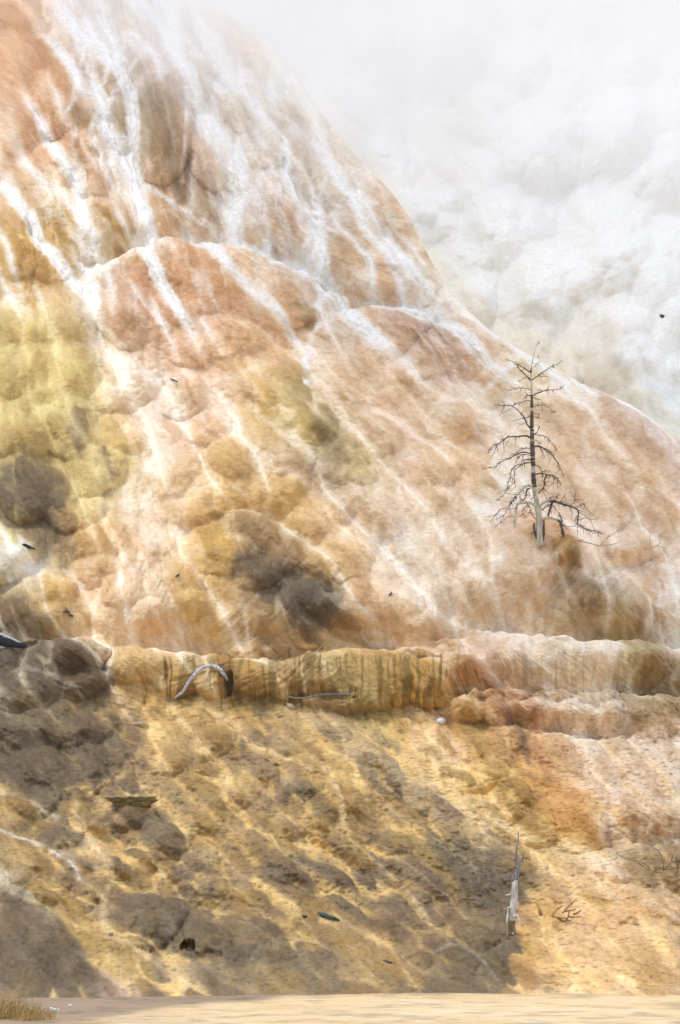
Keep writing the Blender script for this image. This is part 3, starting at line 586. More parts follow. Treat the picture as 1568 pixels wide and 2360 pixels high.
Ca = np.vstack([Cn, np.repeat(Cn[-1:], nb, 0)])
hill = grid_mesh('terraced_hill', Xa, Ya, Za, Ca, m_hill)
hill['label'] = 'orange and brown mineral terraces rippling down the near hill'
PU, PV = project(Xg, Yn, Zn)
PF = (PU.ravel(), PV.ravel())
def surf(u, v):
    """point of the near hill seen at photo pixel (u,v)"""
    i = int(np.argmin((PF[0]-u)**2+(PF[1]-v)**2))
    return Vector((Xg.ravel()[i], Yn.ravel()[i], Zn.ravel()[i]))

# ------------------------------------------------------------------ white hillside behind
def hill2(U, V):
    wu = U + 18*fbm(U/150, V/150, 205, 3); wv = V + 14*fbm(U/150, V/150, 255, 3)
    H = 1.2*fbm(U/420, V/420, 290, 2)
    f = lambda x, y: np.where(np.asarray(x) > 1150, math.radians(-18), math.radians(28))
    for cell, hh, s in ((230, 2.2, 211), (115, 1.2, 231), (55, .45, 251), (24, .10, 271)):
        sc_ = scales(wu, wv, cell, f, 0.8, s, k=30.0, rad=1.25)[0]
        H = H + hh*sc_
    H = H + 0.03*fbm(U/16, V/6, 281, 3)
    C = np.ones(U.shape+(3,))*np.array((240, 238, 233.))
    a = (0.5*sm(0.1, 0.6, fbm(U/260, V/200, 299, 3)))[..., None]; C = C*(1-a)+np.array((228, 214, 196.))*a
    # warm stain along the foot, by the ridge
    rd = V-np.interp(U, ru, rv)
    b = (0.5*sm(30, 0, -rd+25*fbm(U/60,V/60,303,2))*sm(700,760,U)*(0.8+0.4*fbm(U/80, V/80, 301, 3)))[..., None]; C = C*(1-np.clip(b, 0, 1))+np.array((238, 228, 196.))*np.clip(b, 0, 1)
    g = np.exp(-(((U-1060)/70)**2+((V-320)/60)**2))[..., None]*0.5; C = C*(1-g)+np.array((200, 198, 176.))*g
    return H, C
n2x, n2z = 760, 760
x2 = np.linspace(-16, 24, n2x); z2 = np.linspace(4, 42, n2z)
X2, Z2 = np.meshgrid(x2, z2)
def k2(Z): return 111.5+0.95*Z
U2, V2 = project(X2, k2(Z2), Z2)
H2, C2 = hill2(U2, V2)
Y2 = k2(Z2)-H2 - 0.12*np.maximum(X2-4, 0); Z2n = Z2+0.1*H2
white = grid_mesh('white_hillside', X2, Y2, Z2n, C2, m_white)
white['label'] = 'white travertine slope rising behind the near hill in steam'

# ------------------------------------------------------------------ flat ground at the foot
gx = np.concatenate([np.linspace(-600, -30, 20)[:-1], np.linspace(-30, 30, 420), np.linspace(30, 600, 20)[1:]])
gy = np.concatenate([np.linspace(-200, 60, 20)[:-1], np.linspace(60, 96, 560), np.linspace(96, 900, 20)[1:]])
GX, GY = np.meshgrid(gx, gy)
GU, GV = project(GX, np.maximum(GY, 20), GX*0)
near = sm(40, 60, GY)*(1-sm(96, 120, GY))
wob = fbm(GX/2.5, GY/5, 401, 4)
GZ = near*(0.02*fbm(GX/0.5, GY/1.2, 402, 5)+0.03*wob) - 0.02
A = np.ones(GX.shape+(3,))*np.array((222, 192, 144.))
a = sm(0.0, 0.6, fbm(GX/1.6, GY/3.5, 411, 4))[..., None]*0.55; A = A*(1-a*.7)+np.array((196, 160, 108.))*a*.7
a = sm(0.1, 0.6, fbm(GX/0.7+5, GY/2.0, 412, 4))[..., None]*0.5; A = A*(1-a)+np.array((234, 212, 178.))*a
edge = 2352-np.interp(GU, [0, 250, 420, 800, 1300, 1568], [-20, 12, 40, 64, 64, 64])     # boundary of the dark foreshore
a = (sm(6, -6, GV-edge+6*fbm(GX, GY/3, 413, 3))*near)[..., None]; A = A*(1-a)+np.array((150, 128, 104.))*a*(1-0.12*wob[..., None])
a = (sm(-1, -7, GX+1.0*fbm(GX/2, GY/4, 414, 3))*near)[..., None]*0.45; A = A*(1-a)+np.array((160, 134, 106.))*a
n_ = fbm(GX/0.5, GY/0.8, 421, 5); a = sm(0.12, 0.5, n_)[..., None]*0.2; A = A*(1-a*0.8)
a = sm(0.1, 0.6, fbm(GX/1.6+9, GY/1.6, 422, 5))[..., None]*0.25; A = A*(1-a)+np.array((176, 142, 92.))*a
ground = grid_mesh('ground', GX, GY, GZ, A, m_flat)

# ------------------------------------------------------------------ steam
def steam_mat():
    m = bpy.data.materials.new('steam'); m.use_nodes = True; t = m.node_tree; N = t.nodes; L = t.links
    N.remove(N['Principled BSDF'])
    v = N.new('ShaderNodeVolumePrincipled'); v.inputs['Color'].default_value = (0.985, 0.99, 1, 1); v.inputs['Anisotropy'].default_value = 0.1
    tc = N.new('ShaderNodeTexCoord'); sx = N.new('ShaderNodeSeparateXYZ'); L.new(tc.outputs['Object'], sx.inputs[0])
    def M(op, a, b=None, c=None):
        n = N.new('ShaderNodeMath'); n.operation = op
        for i, q in enumerate((a, b, c)):
            if q is None: continue
            if isinstance(q, (int, float)): n.inputs[i].default_value = q
            else: L.new(q, n.inputs[i])
        return n.outputs[0]
    def SS(x, a, b, lo=0, hi=1):
        n = N.new('ShaderNodeMapRange'); n.interpolation_type = 'SMOOTHSTEP'
        n.inputs['From Min'].default_value = a; n.inputs['From Max'].default_value = b
        n.inputs['To Min'].default_value = lo; n.inputs['To Max'].default_value = hi; L.new(x, n.inputs[0]); return n.outputs[0]
    X, Y, Z = sx.outputs
    ns = N.new('ShaderNodeTexNoise'); ns.inputs['Scale'].default_value = 0.16; ns.inputs['Detail'].default_value = 3; L.new(tc.outputs['Object'], ns.inputs['Vector'])
    nz = SS(ns.outputs['Fac'], 0.32, 0.68, 0.5, 1.35)
    hi = M('ADD', SS(Z, 18.5, 28), M('MULTIPLY', SS(Z, 24, 32), 1.0))
    # s = distance beyond the ridge line in the X-Z plane
    s = M('ADD', M('MULTIPLY', X, 0.70), M('MULTIPLY', Z, 0.71))
    rg = SS(s, 12.5, 17.0, 0.02, 1)
    veil = M('MULTIPLY', SS(Z, 17, 27), SS(s, 11.0, 15.8))
    den = M('MULTIPLY', M('ADD', M('MULTIPLY', hi, rg), M('MULTIPLY', veil, 0.5)), nz)
    v.inputs['Density'].default_value = 0
    L.new(M('MULTIPLY_ADD', den, 0.042, 0.0010), v.inputs['Density'])
    L.new(v.outputs[0], N['Material Output'].inputs['Volume'])
    return m
def box_obj(name, lo, hi, mat):
    me = bpy.data.meshes.new(name)
    vs = [(x, y, z) for x in (lo[0], hi[0]) for y in (lo[1], hi[1]) for z in (lo[2], hi[2])]
    me.from_pydata(vs, [], [(0,1,3,2),(4,6,7,5),(0,4,5,1),(2,3,7,6),(0,2,6,4),(1,5,7,3)]); me.materials.append(mat)
    o = bpy.data.objects.new(name, me); COL.objects.link(o); return o
st = box_obj('steam', (-20, 93, 2), (28, 148, 36), steam_mat())
st['kind'] = 'stuff'; st['label'] = 'white steam drifting over the top of the slopes'; st['category'] = 'steam'

# ------------------------------------------------------------------ materials for wood, stone, grass
def wood_mat(name, c1, c2, c3=None, sc=6.0, rough=0.85, bump=0.5, stretch=(1, 1, .18)):
    m = bpy.data.materials.new(name); m.use_nodes = True; t = m.node_tree; N = t.nodes; L = t.links
    b = N['Principled BSDF']; b.inputs['Roughness'].default_value = rough; b.inputs['Specular IOR Level'].default_value = 0.25
    tc = N.new('ShaderNodeTexCoord'); mp = N.new('ShaderNodeMapping'); mp.inputs['Scale'].default_value = stretch; L.new(tc.outputs['Object'], mp.inputs[0])
    n = N.new('ShaderNodeTexNoise'); n.inputs['Scale'].default_value = sc*4; n.inputs['Detail'].default_value = 5; n.inputs['Roughness'].default_value = .7
    L.new(mp.outputs[0], n.inputs['Vector'])
    cr = N.new('ShaderNodeValToRGB'); e = cr.color_ramp.elements
    e[0].position = .35; e[0].color = (*lin(c1), 1); e[1].position = .65; e[1].color = (*lin(c2), 1)
    if c3: x = cr.color_ramp.elements.new(.5); x.color = (*lin(c3), 1)
    L.new(n.outputs['Fac'], cr.inputs[0]); L.new(cr.outputs[0], b.inputs['Base Color'])
    bp = N.new('ShaderNodeBump'); bp.inputs['Strength'].default_value = bump; bp.inputs['Distance'].default_value = 0.03
    L.new(n.outputs['Fac'], bp.inputs['Height']); L.new(bp.outputs[0], b.inputs['Normal'])
    return m
m_bare = wood_mat('bare_weathered_wood', (150,138,112), (216,208,190), (192,182,158))
m_bark = wood_mat('dark_bark', (50,43,41), (142,128,116), (88,78,73), sc=7, stretch=(1,1,.6), bump=.9)
m_twig = wood_mat('grey_brown_twig', (66,54,50), (112,96,88), sc=10, stretch=(1,1,1))
m_silver = wood_mat('silvery_driftwood', (128,112,100), (222,222,226), (186,182,182), sc=5, stretch=(1,1,1))
m_snag = wood_mat('pale_snag_wood', (136,124,104), (228,222,210), (200,192,176), sc=4)
m_snagtop = wood_mat('grey_snag_wood', (84,78,76), (176,170,168), (132,126,124), sc=7)
m_snagfoot = wood_mat('stained_snag_foot', (84,70,50), (158,138,104), sc=7)
m_drift = wood_mat('grey_driftwood', (92,84,80), (158,148,138), sc=9, stretch=(.4,1,1))
m_char = wood_mat('charred_wood', (26,24,28), (66,62,66), sc=8, stretch=(.4,1,1))
m_teal = wood_mat('wet_green_grey_wood', (40,52,50), (104,120,114), (72,86,80), sc=8, stretch=(.5,1,1))
m_ochre = wood_mat('mineral_coated_wood', (132,100,52), (196,158,96), sc=7, stretch=(1,1,1))
m_paletwig = wood_mat('pale_twig', (180,160,138), (214,194,172), sc=8, stretch=(1,1,1))
m_stone = wood_mat('pale_stone', (150,132,108), (196,180,156), sc=4, stretch=(1,1,1))
m_whitest = wood_mat('white_crust', (228,224,220), (240,238,236), sc=4, stretch=(1,1,1), rough=.9, bump=.3)
m_slab = wood_mat('layered_stone', (96,84,52), (178,156,104), (136,118,76), sc=3, stretch=(.5,1,5))
m_grass = wood_mat('dry_grass', (150,118,66), (206,174,112), sc=4, stretch=(1,1,1), bump=0)
m_dkstone = wood_mat('dark_stone', (60,54,50), (112,100,90), sc=6, stretch=(1,1,1))

def tag(o, label=None, cat=None, group=None, kind=None):
    if label: o['label'] = label
    if cat: o['category'] = cat
    if group: o['group'] = group
    if kind: o['kind'] = kind
    return o
def empty(name, loc, label, cat, group=None):
    o = bpy.data.objects.new(name, None); COL.objects.link(o); o.location = loc; o.empty_display_size = .2
    return tag(o, label, cat, group)
def link(name, verts, faces, mat, parent=None, smooth=True, origin=None):
    me = bpy.data.meshes.new(name)
    if origin is None: origin = parent.location if parent is not None else Vector(verts[0])
    if parent is not None: origin = parent.matrix_world.translation if parent.type != 'EMPTY' else parent.location
    me.from_pydata([tuple(Vector(v)-Vector(origin)) for v in verts], [], faces)
    if smooth: me.polygons.foreach_set('use_smooth', [True]*len(me.polygons))
    me.materials.append(mat); me.update()
    o = bpy.data.objects.new(name, me); COL.objects.link(o)
    if parent is not None:
        o.parent = parent
        if parent.type == 'MESH':
            pass
    else: o.location = origin
    return o
def catmull(P, R, n=4):
    """smooth a path of points with radii"""
    out, ro = [], []
    m = len(P)
    for i in range(m-1):
        p0, p1, p2, p3 = P[max(i-1, 0)], P[i], P[i+1], P[min(i+2, m-1)]
        for k in range(n):
            t = k/n
            q = 0.5*((2*p1)+(p2-p0)*t+(2*p0-5*p1+4*p2-p3)*t*t+(3*p1-p0-3*p2+p3)*t**3)
            out.append(q); ro.append(R[i]*(1-t)+R[i+1]*t)
    out.append(P[-1]); ro.append(R[-1]); return out, ro
def tube(P, R, seg=8, knob=0.12, wig=0.0, n=4, vs=None, fs=None):
    vs = [] if vs is None else vs; fs = [] if fs is None else fs
    P, R = catmull([Vector(p) for p in P], R, n)
    if wig:
        P = [p+Vector((random.gauss(0, wig), random.gauss(0, wig), random.gauss(0, wig)))*(0 if i in (0,) else 1) for i, p in enumerate(P)]
    b0 = len(vs); m = len(P); nrm = None
    for i, p in enumerate(P):
        t = (P[min(i+1, m-1)]-P[max(i-1, 0)]).normalized()
        if nrm is None: nrm = t.orthogonal().normalized()
        nrm = (nrm - t*nrm.dot(t)).normalized(); bn = t.cross(nrm)
        rr = R[i]*(1+random.uniform(-knob, knob))
        for k in range(seg):
            a = 2*math.pi*k/seg; rk = rr*(1+random.uniform(-knob, knob)*.5)
            vs.append(p+nrm*math.cos(a)*rk+bn*math.sin(a)*rk)
    for i in range(m-1):
        for k in range(seg):
            a, b = b0+i*seg+k, b0+i*seg+(k+1) % seg
            fs.append((a, b, b+seg, a+seg))
    vs.append(P[0]); vs.append(P[-1]); c0, c1 = len(vs)-2, len(vs)-1
    for k in range(seg):
        fs.append((b0+(k+1) % seg, b0+k, c0)); fs.append((b0+(m-1)*seg+k, b0+(m-1)*seg+(k+1) % seg, c1))
    return vs, fs

# ------------------------------------------------------------------ dead conifer on its mound
def tz(x, y): return (1760+x/2.95)*0.6272, (1230+y/2.95)*0.6272          # tracing units -> photo pixels
PX = 0.6272/2.95/100.*1.06                                                    # tracing units -> metres
bu, bv = tz(665, 2262)
base = surf(bu, bv+4); TY = base.y-0.12
tree = empty('dead_conifer', Vector((base.x, TY, base.z)), 'bare dead conifer with dark bark and drooping broken branches on an orange mound', 'tree')
def tp(x, y, dy=0.0): return ray(*tz(x, y), TY+dy)
trunk = [(662,2290,40),(660,2200,38),(655,2100,37),(650,1950,35),(635,1850,31),(615,1750,26),(602,1650,25),(592,1550,23),(590,1400,22),(582,1250,23),(577,1100,20),(575,950,18),(575,850,15),(575,700,13),(572,600,10),(570,500,8.5),(565,400,7.5),(575,320,5),(600,210,3.6),(625,120,3),(638,90,2.6),(634,60,2)]
vs, fs = tube([tp(x, y) for x, y, r_ in trunk], [r_*PX for x, y, r_ in trunk], seg=14, knob=.05)
tr = link('trunk', vs, fs, m_bare, tree)
def bark_sleeve(y0, y1):
    pts = []
    ys = [t_[1] for t_ in trunk][::-1]; xs_ = [t_[0] for t_ in trunk][::-1]; rs = [t_[2] for t_ in trunk][::-1]
    n = max(4, int(abs(y1-y0)/30))
    for i in range(n+1):
        y = y0+(y1-y0)*i/n
        pts.append((np.interp(y, ys, xs_), y, np.interp(y, ys, rs)*1.0+3.0))
    vs, fs = tube([tp(a, b) for a, b, c in pts], [c*PX for a, b, c in pts], seg=12, knob=.16, n=3)
    o = link('bark', vs, fs, m_bark, tree); o.parent = tr; return o
for a in ((1655,1495),(1425,830),(790,650),(415,375)): bark_sleeve(*a)
vs, fs = [], []
for P, R in (([(600,2040),(598,2100),(615,2170),(640,2240)], [8,17,15,6]), ([(705,2000),(705,2080),(703,2180),(698,2240)], [6,13,13,5])):
    tube([tp(x, y, -.02) for x, y in P], [q*PX for q in R], seg=8, knob=.2, vs=vs, fs=fs)
o = link('bark', vs, fs, m_bark, tree); o.parent = tr
def branch(P, r0, r1, mat=None, dy=None, twigs=(), bark=None):
    """P traced points; the branch leans towards or away from the viewer by dy metres at its tip"""
    mat = mat or m_twig
    dy = random.uniform(-.7, .7) if dy is None else dy
    n = len(P); L = [0]
    for a, b in zip(P[:-1], P[1:]): L.append(L[-1]+math.hypot(b[0]-a[0], b[1]-a[1]))
    T = L[-1]
    dep = lambda s: dy*(s/T)**0.9
    pts = [tp(x, y, dep(l)) for (x, y), l in zip(P, L)]
    rad = [(r0+(r1-r0)*(l/T)**.8)*PX*1.3 for l in L]
    vs, fs = tube(pts, rad, seg=7, knob=.22, wig=0.004)
    br = link('branch', vs, fs, mat, tree)
    if bark is not None:
        i0, i1 = bark
        v2, f2 = tube(pts[i0:i1], [q+2.2*PX for q in rad[i0:i1]], seg=8, knob=.3, wig=.003)
        o = link('bark', v2, f2, m_bark, tree); o.parent = br
    for tw in twigs:
        # the twig leaves the branch at its nearest traced point
        d0 = min(range(n), key=lambda i: (P[i][0]-tw[0][0])**2+(P[i][1]-tw[0][1])**2)
        y0 = dep(L[d0]); dd = random.uniform(-.25, .25); m = len(tw)
        rr = 3.8
        v2, f2 = tube([tp(x, y, y0+dd*i/(m-1)) for i, (x, y) in enumerate(tw)], [(rr*(1-i/(m-1))+1.5*i/(m-1))*PX for i in range(m)], seg=5, knob=.2, wig=.004)
        o = link('twig', v2, f2, m_twig, tree); o.parent = br
    # short side spurs all along
    if mat is not m_bare or twigs:
        vs, fs = SPUR
        tot = int(T/(22 if P[0][1] < 1500 else 15))
        for k_ in range(tot):
            s_ = random.uniform(.12, .98)*T
            i = max(j for j in range(n) if L[j] <= s_); i = min(i, n-2)
            f = (s_-L[i])/(L[i+1]-L[i]); x = P[i][0]+(P[i+1][0]-P[i][0])*f; y = P[i][1]+(P[i+1][1]-P[i][1])*f
            ang = math.atan2(P[i+1][1]-P[i][1], P[i+1][0]-P[i][0])+random.choice((-1, 1))*random.uniform(.5, 1.3)
            ln = random.uniform(14, 50 if P[0][1] < 1500 else 75)*(1-.4*s_/T)
            q = [(x, y), (x+math.cos(ang)*ln*.5, y+math.sin(ang)*ln*.5+2), (x+math.cos(ang+.2)*ln, y+math.sin(ang+.2)*ln+ln*.25)]
            dd = random.uniform(-.15, .15)
            tube([tp(a, b, dep(s_)+dd*j/2) for j, (a, b) in enumerate(q)], [2.9*PX, 2.4*PX, 1.6*PX], seg=4, knob=.2, n=2, vs=vs, fs=fs)
    return br
SPUR = ([], [])
B = branch
B([(565,400),(540,395),(480,350),(415,322),(350,285),(290,262)], 6, 1.5)
B([(572,490),(540,465),(480,410),(430,360),(415,330)], 6, 3)
B([(560,498),(530,470),(490,475),(430,510)], 3, 1.5)
B([(560,598),(530,585),(470,578),(380,580)], 4, 1.6, twigs=([(380,580),(320,605),(270,580)],[(485,575),(484,552)]))
B([(565,660),(520,660),(500,690)], 6, 3, twigs=([(530,655),(510,632),(495,628)],))
B([(566,720),(510,715),(450,735),(390,755),(365,775)], 4, 2)
B([(555,1010),(520,965),(495,905),(450,850),(405,800),(360,775),(310,765),(240,765),(170,765)], 8, 1.8, twigs=([(280,770),(245,840),(215,890)],[(350,800),(300,830),(245,855)],[(275,745),(250,722),(225,715)],[(495,900),(430,920),(345,945)],[(495,960),(440,985)],[(470,860),(480,830),(520,828)],[(380,770),(385,720)]))
B([(565,880),(545,890),(500,910)], 4, 2)
B([(552,1110),(500,1095),(430,1103),(350,1105),(310,1110),(270,1140),(215,1180),(175,1200),(120,1250),(90,1285)], 9, 1.8, mat=m_bark, twigs=([(190,1200),(160,1290),(120,1365)],[(265,1130),(270,1200),(278,1280)],[(255,1140),(255,1095)],[(390,1110),(400,1160),(380,1200)],[(320,1150),(280,1220)],[(190,1195),(205,1250),(195,1270)],[(215,1180),(150,1195),(110,1250)]))
B([(557,1240),(500,1230),(440,1255),(400,1290)], 3.4, 1.6, twigs=([(500,1235),(470,1225),(430,1240)],))
B([(562,1290),(510,1275),(440,1280),(370,1320),(290,1355),(230,1385),(170,1430),(80,1448),(30,1460)], 6, 1.5, twigs=([(230,1385),(225,1450)],[(330,1340),(260,1350),(185,1348)],[(190,1430),(140,1475)],[(440,1280),(420,1350),(380,1420)],[(400,1300),(350,1290),(330,1330)]))
B([(565,1310),(480,1300),(430,1330),(400,1390)], 4, 2, twigs=([(490,1305),(470,1350),(480,1380)],))
B([(567,1355),(500,1355),(460,1385)], 7, 3.5)
B([(570,1385),(500,1390),(450,1420),(400,1460),(380,1520),(385,1590),(340,1640),(300,1700)], 5, 1.6, twigs=([(385,1590),(400,1640),(350,1690)],))
B([(520,1392),(420,1410),(355,1465),(345,1530),(320,1600),(300,1680),(255,1750),(190,1800)], 5, 1.6, twigs=([(345,1530),(370,1590),(290,1590)],[(300,1680),(245,1700)]))
B([(590,1650),(540,1635),(490,1655),(450,1700),(400,1760),(360,1810),(320,1870),(280,1950),(240,2040)], 13, 4, mat=m_bare, bark=(4,7), dy=-.5, twigs=([(450,1730),(360,1726),(290,1720)],[(380,1790),(350,1810),(285,1800)],[(320,1890),(240,1890),(190,1940),(110,1975),(70,1965)],[(270,1960),(210,1990),(130,2030)],[(250,2030),(200,2060),(180,2090)],[(190,1940),(150,2000),(110,2040)],[(400,1885),(320,1889)],[(240,1890),(190,1960),(200,2030)],[(380,1975),(300,1975),(260,2060)]))
B([(555,1670),(520,1680),(510,1740),(490,1790),(440,1790)], 8, 2, mat=m_bark, twigs=([(510,1740),(530,1790)],[(440,1760),(480,1800)]))
B([(640,1865),(560,1825),(490,1815),(430,1830),(410,1870),(400,1950),(390,2030),(385,2085)], 15, 11, mat=m_bare, dy=-.25)
B([(540,1850),(485,1880),(480,1930),(492,1985)], 3, 1.6); B([(520,1830),(555,1880),(575,1950),(600,1990)], 4, 1.6, twigs=([(555,1880),(550,1850)],[(575,1940),(530,1920)]))
B([(575,370),(620,330),(655,290),(655,250),(640,220)], 2, 1.3); B([(634,110),(650,85),(663,58)], 2, 1.3)
B([(576,490),(620,460),(690,410),(740,375),(800,340),(850,320),(905,285)], 6, 1.5)
B([(640,460),(720,450),(775,463)], 2.4, 1.4)
B([(592,660),(620,640),(680,620),(740,600),(860,590),(930,545)], 6, 1.3, twigs=([(745,600),(770,530)],[(630,600),(700,605)],[(660,580),(675,620)]))
B([(590,680),(620,700),(660,705)], 3, 1.6)
B([(595,780),(640,765),(690,760),(760,790)], 3, 1.6, twigs=([(680,725),(720,760),(790,765)],[(685,790),(688,850)],[(640,765),(655,778)]))
B([(775,800),(790,830),(820,850)], 2.4, 1.4, twigs=([(790,830),(785,860)],)); B([(598,855),(630,853),(660,857)], 3, 1.6); B([(600,890),(635,898),(668,915)], 3, 1.6)
B([(603,1080),(630,1060),(645,1030),(662,998)], 6, 2, mat=m_bark)
B([(608,1080),(680,1090),(740,1120),(770,1155),(810,1200),(850,1270)], 3.4, 1.6, twigs=([(760,1115),(750,1180)],[(770,1155),(750,1190)]))
B([(600,1210),(660,1210),(710,1240),(760,1270),(800,1310),(840,1370),(870,1420),(900,1480),(925,1530)], 9, 2, mat=m_bark, twigs=([(760,1275),(760,1370),(735,1450)],[(680,1240),(710,1330),(690,1330)],[(870,1420),(860,1480),(800,1530)],[(790,1300),(770,1390)],[(700,1230),(760,1250),(820,1310)],[(840,1370),(895,1425)],[(660,1220),(690,1290),(665,1330)]))
B([(610,1140),(640,1160),(665,1190)], 3, 1.6)
B([(612,1415),(650,1430),(680,1480),(690,1560)], 4, 1.8)
B([(615,1515),(680,1500),(740,1515),(810,1525),(860,1570),(890,1630)], 7, 2, twigs=([(830,1530),(810,1600),(810,1680)],[(860,1580),(850,1660)],[(740,1515),(810,1545),(880,1590)],[(810,1600),(760,1640),(700,1620)]))
B([(740,1515),(710,1580),(700,1660),(640,1720),(560,1790)], 7, 2, twigs=([(700,1650),(710,1720),(740,1780)],[(700,1640),(640,1630)],[(690,1690),(620,1680)],[(710,1600),(770,1590)],[(700,1660),(760,1720),(800,1730)]))
B([(680,1480),(720,1475),(770,1485)], 2.5, 1.4)
B([(655,1870),(700,1820),(760,1800)], 15, 12, mat=m_bare, dy=-.1)
B([(752,1802),(830,1810),(920,1840),(990,1860),(1060,1890),(1080,1930),(1070,2020),(1090,2070),(1200,2120),(1370,2160)], 12, 1.6, mat=m_bark, dy=-.6,
  twigs=([(880,1820),(930,1740),(960,1715)],[(1000,1860),(1040,1800),(1020,1740),(980,1700)],[(1030,1790),(1140,1785)],[(1040,1770),(1050,1715)],[(1060,1870),(1110,1840),(1145,1830),(1150,1870),(1200,1920),(1240,1950)],[(1080,1930),(1130,1940),(1190,1990),(1285,2005)],[(1090,2000),(1190,1990),(1230,2060),(1260,2120)],[(1080,1900),(1150,1930)],[(1075,1930),(1070,2100),(1070,2180)],[(1090,2050),(1130,2100),(1130,2160)],[(1200,2120),(1250,2160)],[(990,1880),(1010,1930),(1000,2000)],[(1060,1960),(1050,2030),(1090,2070)],[(940,1840),(930,1740)],[(1200,2120),(1290,2125),(1330,2160)],[(1140,2100),(1200,2140),(1210,2170)],[(1050,1890),(1150,1835),(1130,1900)]))
B([(800,1810),(780,1860),(765,1910),(750,1960)], 12, 8, mat=m_bark, dy=.3)
B([(690,2010),(740,1985),(800,1990),(860,2010)], 13, 10, mat=m_bare, dy=-.15)
B([(855,2008),(885,2040),(900,2100),(925,2200)], 13, 12, mat=m_bark, dy=-.1, twigs=([(880,2030),(940,2090),(1000,2130)],[(900,2050),(960,2080),(1050,2080),(1100,2090)]))
B([(790,1815),(850,1760),(870,1720)], 4, 1.8); B([(800,1850),(880,1950),(910,2030)], 4, 2); B([(700,1830),(790,1760),(860,1760)], 4, 1.8)
B([(690,1900),(740,1850),(800,1840)], 12, 6, mat=m_bare, dy=.2)
B([(870,1960),(890,1980),(895,2030)], 3, 1.6); B([(600,2100),(580,2150),(560,2165)], 3, 1.5)

o = link('twiglets', SPUR[0], SPUR[1], m_twig, tree); o['kind'] = 'stuff'
# ------------------------------------------------------------------ broken snag lower right
def sz(x, y): return (1780+x/3.733)*0.6272, (3000+y/3.733)*0.6272
PS = 0.6272/3.733/100.*0.97
b2 = surf(*sz(385, 1610)); SY = b2.y-0.05
snag = empty('broken_snag', Vector((b2.x, SY, b2.z)), 'pale broken dead trunk with grey forked tip at the edge of the brown slope', 'dead tree')
def sp2(x, y, dy=0.0): return ray(*sz(x, y), SY+dy)
def spart(name, P, mat, dy=0, seg=10, knob=.1):
    n = len(P)
    vs, fs = tube([sp2(a, b, dy*i/(n-1)) for i, (a, b, c) in enumerate(P)], [c*PS for a, b, c in P], seg=seg, knob=knob)
    return link(name, vs, fs, mat, snag)
trk = spart('trunk', [(382,1440,44),(390,1340,46),(398,1250,50),(413,1100,46),(420,950,40),(432,860,36)], m_snag, knob=.06, seg=14)
spart('foot', [(388,1640,50),(378,1560,52),(374,1500,50),(380,1430,45)], m_snagfoot, knob=.1, seg=14)
spart('broken_top', [(430,870,37),(440,820,36),(455,740,29),(462,680,26),(462,660,22)], m_snagtop, knob=.14, seg=12)
spart('fork', [(452,700,20),(440,600,17),(440,500,15),(450,420,13),(465,320,10),(466,200,5)], m_snagtop)
spart('fork', [(472,700,22),(498,640,18),(535,560,15),(530,505,5)], m_snagtop, dy=-.05)
spart('branch_stub', [(430,602,9),(385,582,8),(330,560,4)], m_snagtop)
spart('branch_stub', [(420,900,26),(392,840,22),(372,765,7)], m_snagtop, dy=-.06)
spart('branch_stub', [(390,1066,16),(340,1072,11),(288,1083,4)], m_snag, dy=-.1)
spart('branch_stub', [(385,1246,16),(330,1256,11),(268,1269,4)], m_snag, dy=-.1)
spart('branch_stub', [(372,1060,8),(358,1040,6),(350,1030,3)], m_snag, dy=-.05)
spart('branch_stub', [(345,1240,18),(328,1330,16),(315,1400,15),(305,1465,10)], m_snag, dy=-.1)
spart('branch_stub', [(390,1330,30),(410,1375,32),(450,1365,22),(475,1410,10),(497,1462,5)], m_snag, dy=-.22)
spart('branch_stub', [(360,1590,14),(380,1600,13),(400,1612,9)], m_snag, dy=-.12)

# ------------------------------------------------------------------ lying wood
def lying(name, P, mat, label, cat, lift=0.04, ends=None, side=(), pscale=0.6272, dep=None, seg=9, knob=.12, group=None):
    """P: (u, v, radius in photo px); both ends rest on the hill, the middle follows the sight line between them"""
    a = surf(P[0][0], P[0][1]); b = surf(P[-1][0], P[-1][1])
    m = len(P); ys = []
    for i, (u, v, r_) in enumerate(P):
        f = i/(m-1); y = a.y*(1-f)+b.y*f
        ys.append(min(y, surf(u, v).y)-lift)
    ys = [min(ys[max(i-1,0)], ys[i], ys[min(i+1,m-1)]) if 0 < i < m-1 else ys[i] for i in range(m)]
    pts = [ray(u, v, y) for (u, v, r_), y in zip(P, ys)]
    root = empty(name, pts[0], label, cat, group)
    vs, fs = tube(pts, [r_/100. for u, v, r_ in P], seg=seg, knob=knob)
    return root, pts, ys, (vs, fs), mat
def d3(x, y): return (600+x/2.0907)*0.6272, (2400+y/2.0907)*0.6272
def P3(L): return [(*d3(x, y), r_*0.23) for x, y, r_ in L]
root, pts, ys, (vs, fs), _ = lying('driftwood_branch', P3([(88,350,9),(115,325,13),(150,300,14),(185,240,16),(240,165,17),(300,115,19),(375,98,20),(430,120,21),(465,160,21),(492,205,18)]), m_silver,
   'silvery arched branch bridging the golden terrace face', 'branch', lift=.05)
link('stem', vs, fs, m_silver, root)
for tw in ([(440,125,5),(436,95,4),(428,73,4)],[(410,135,4),(408,148,3),(402,162,2)],[(255,165,4),(258,175,4),(258,185,3)],[(160,290,8),(165,305,6),(168,318,5)]):
    q = P3(tw); v_, f_ = tube([ray(u, v, ys[6]) for u, v, r_ in q], [r_/100*1.2 for u, v, r_ in q], seg=6)
    link('twig', v_, f_, m_drift, root)
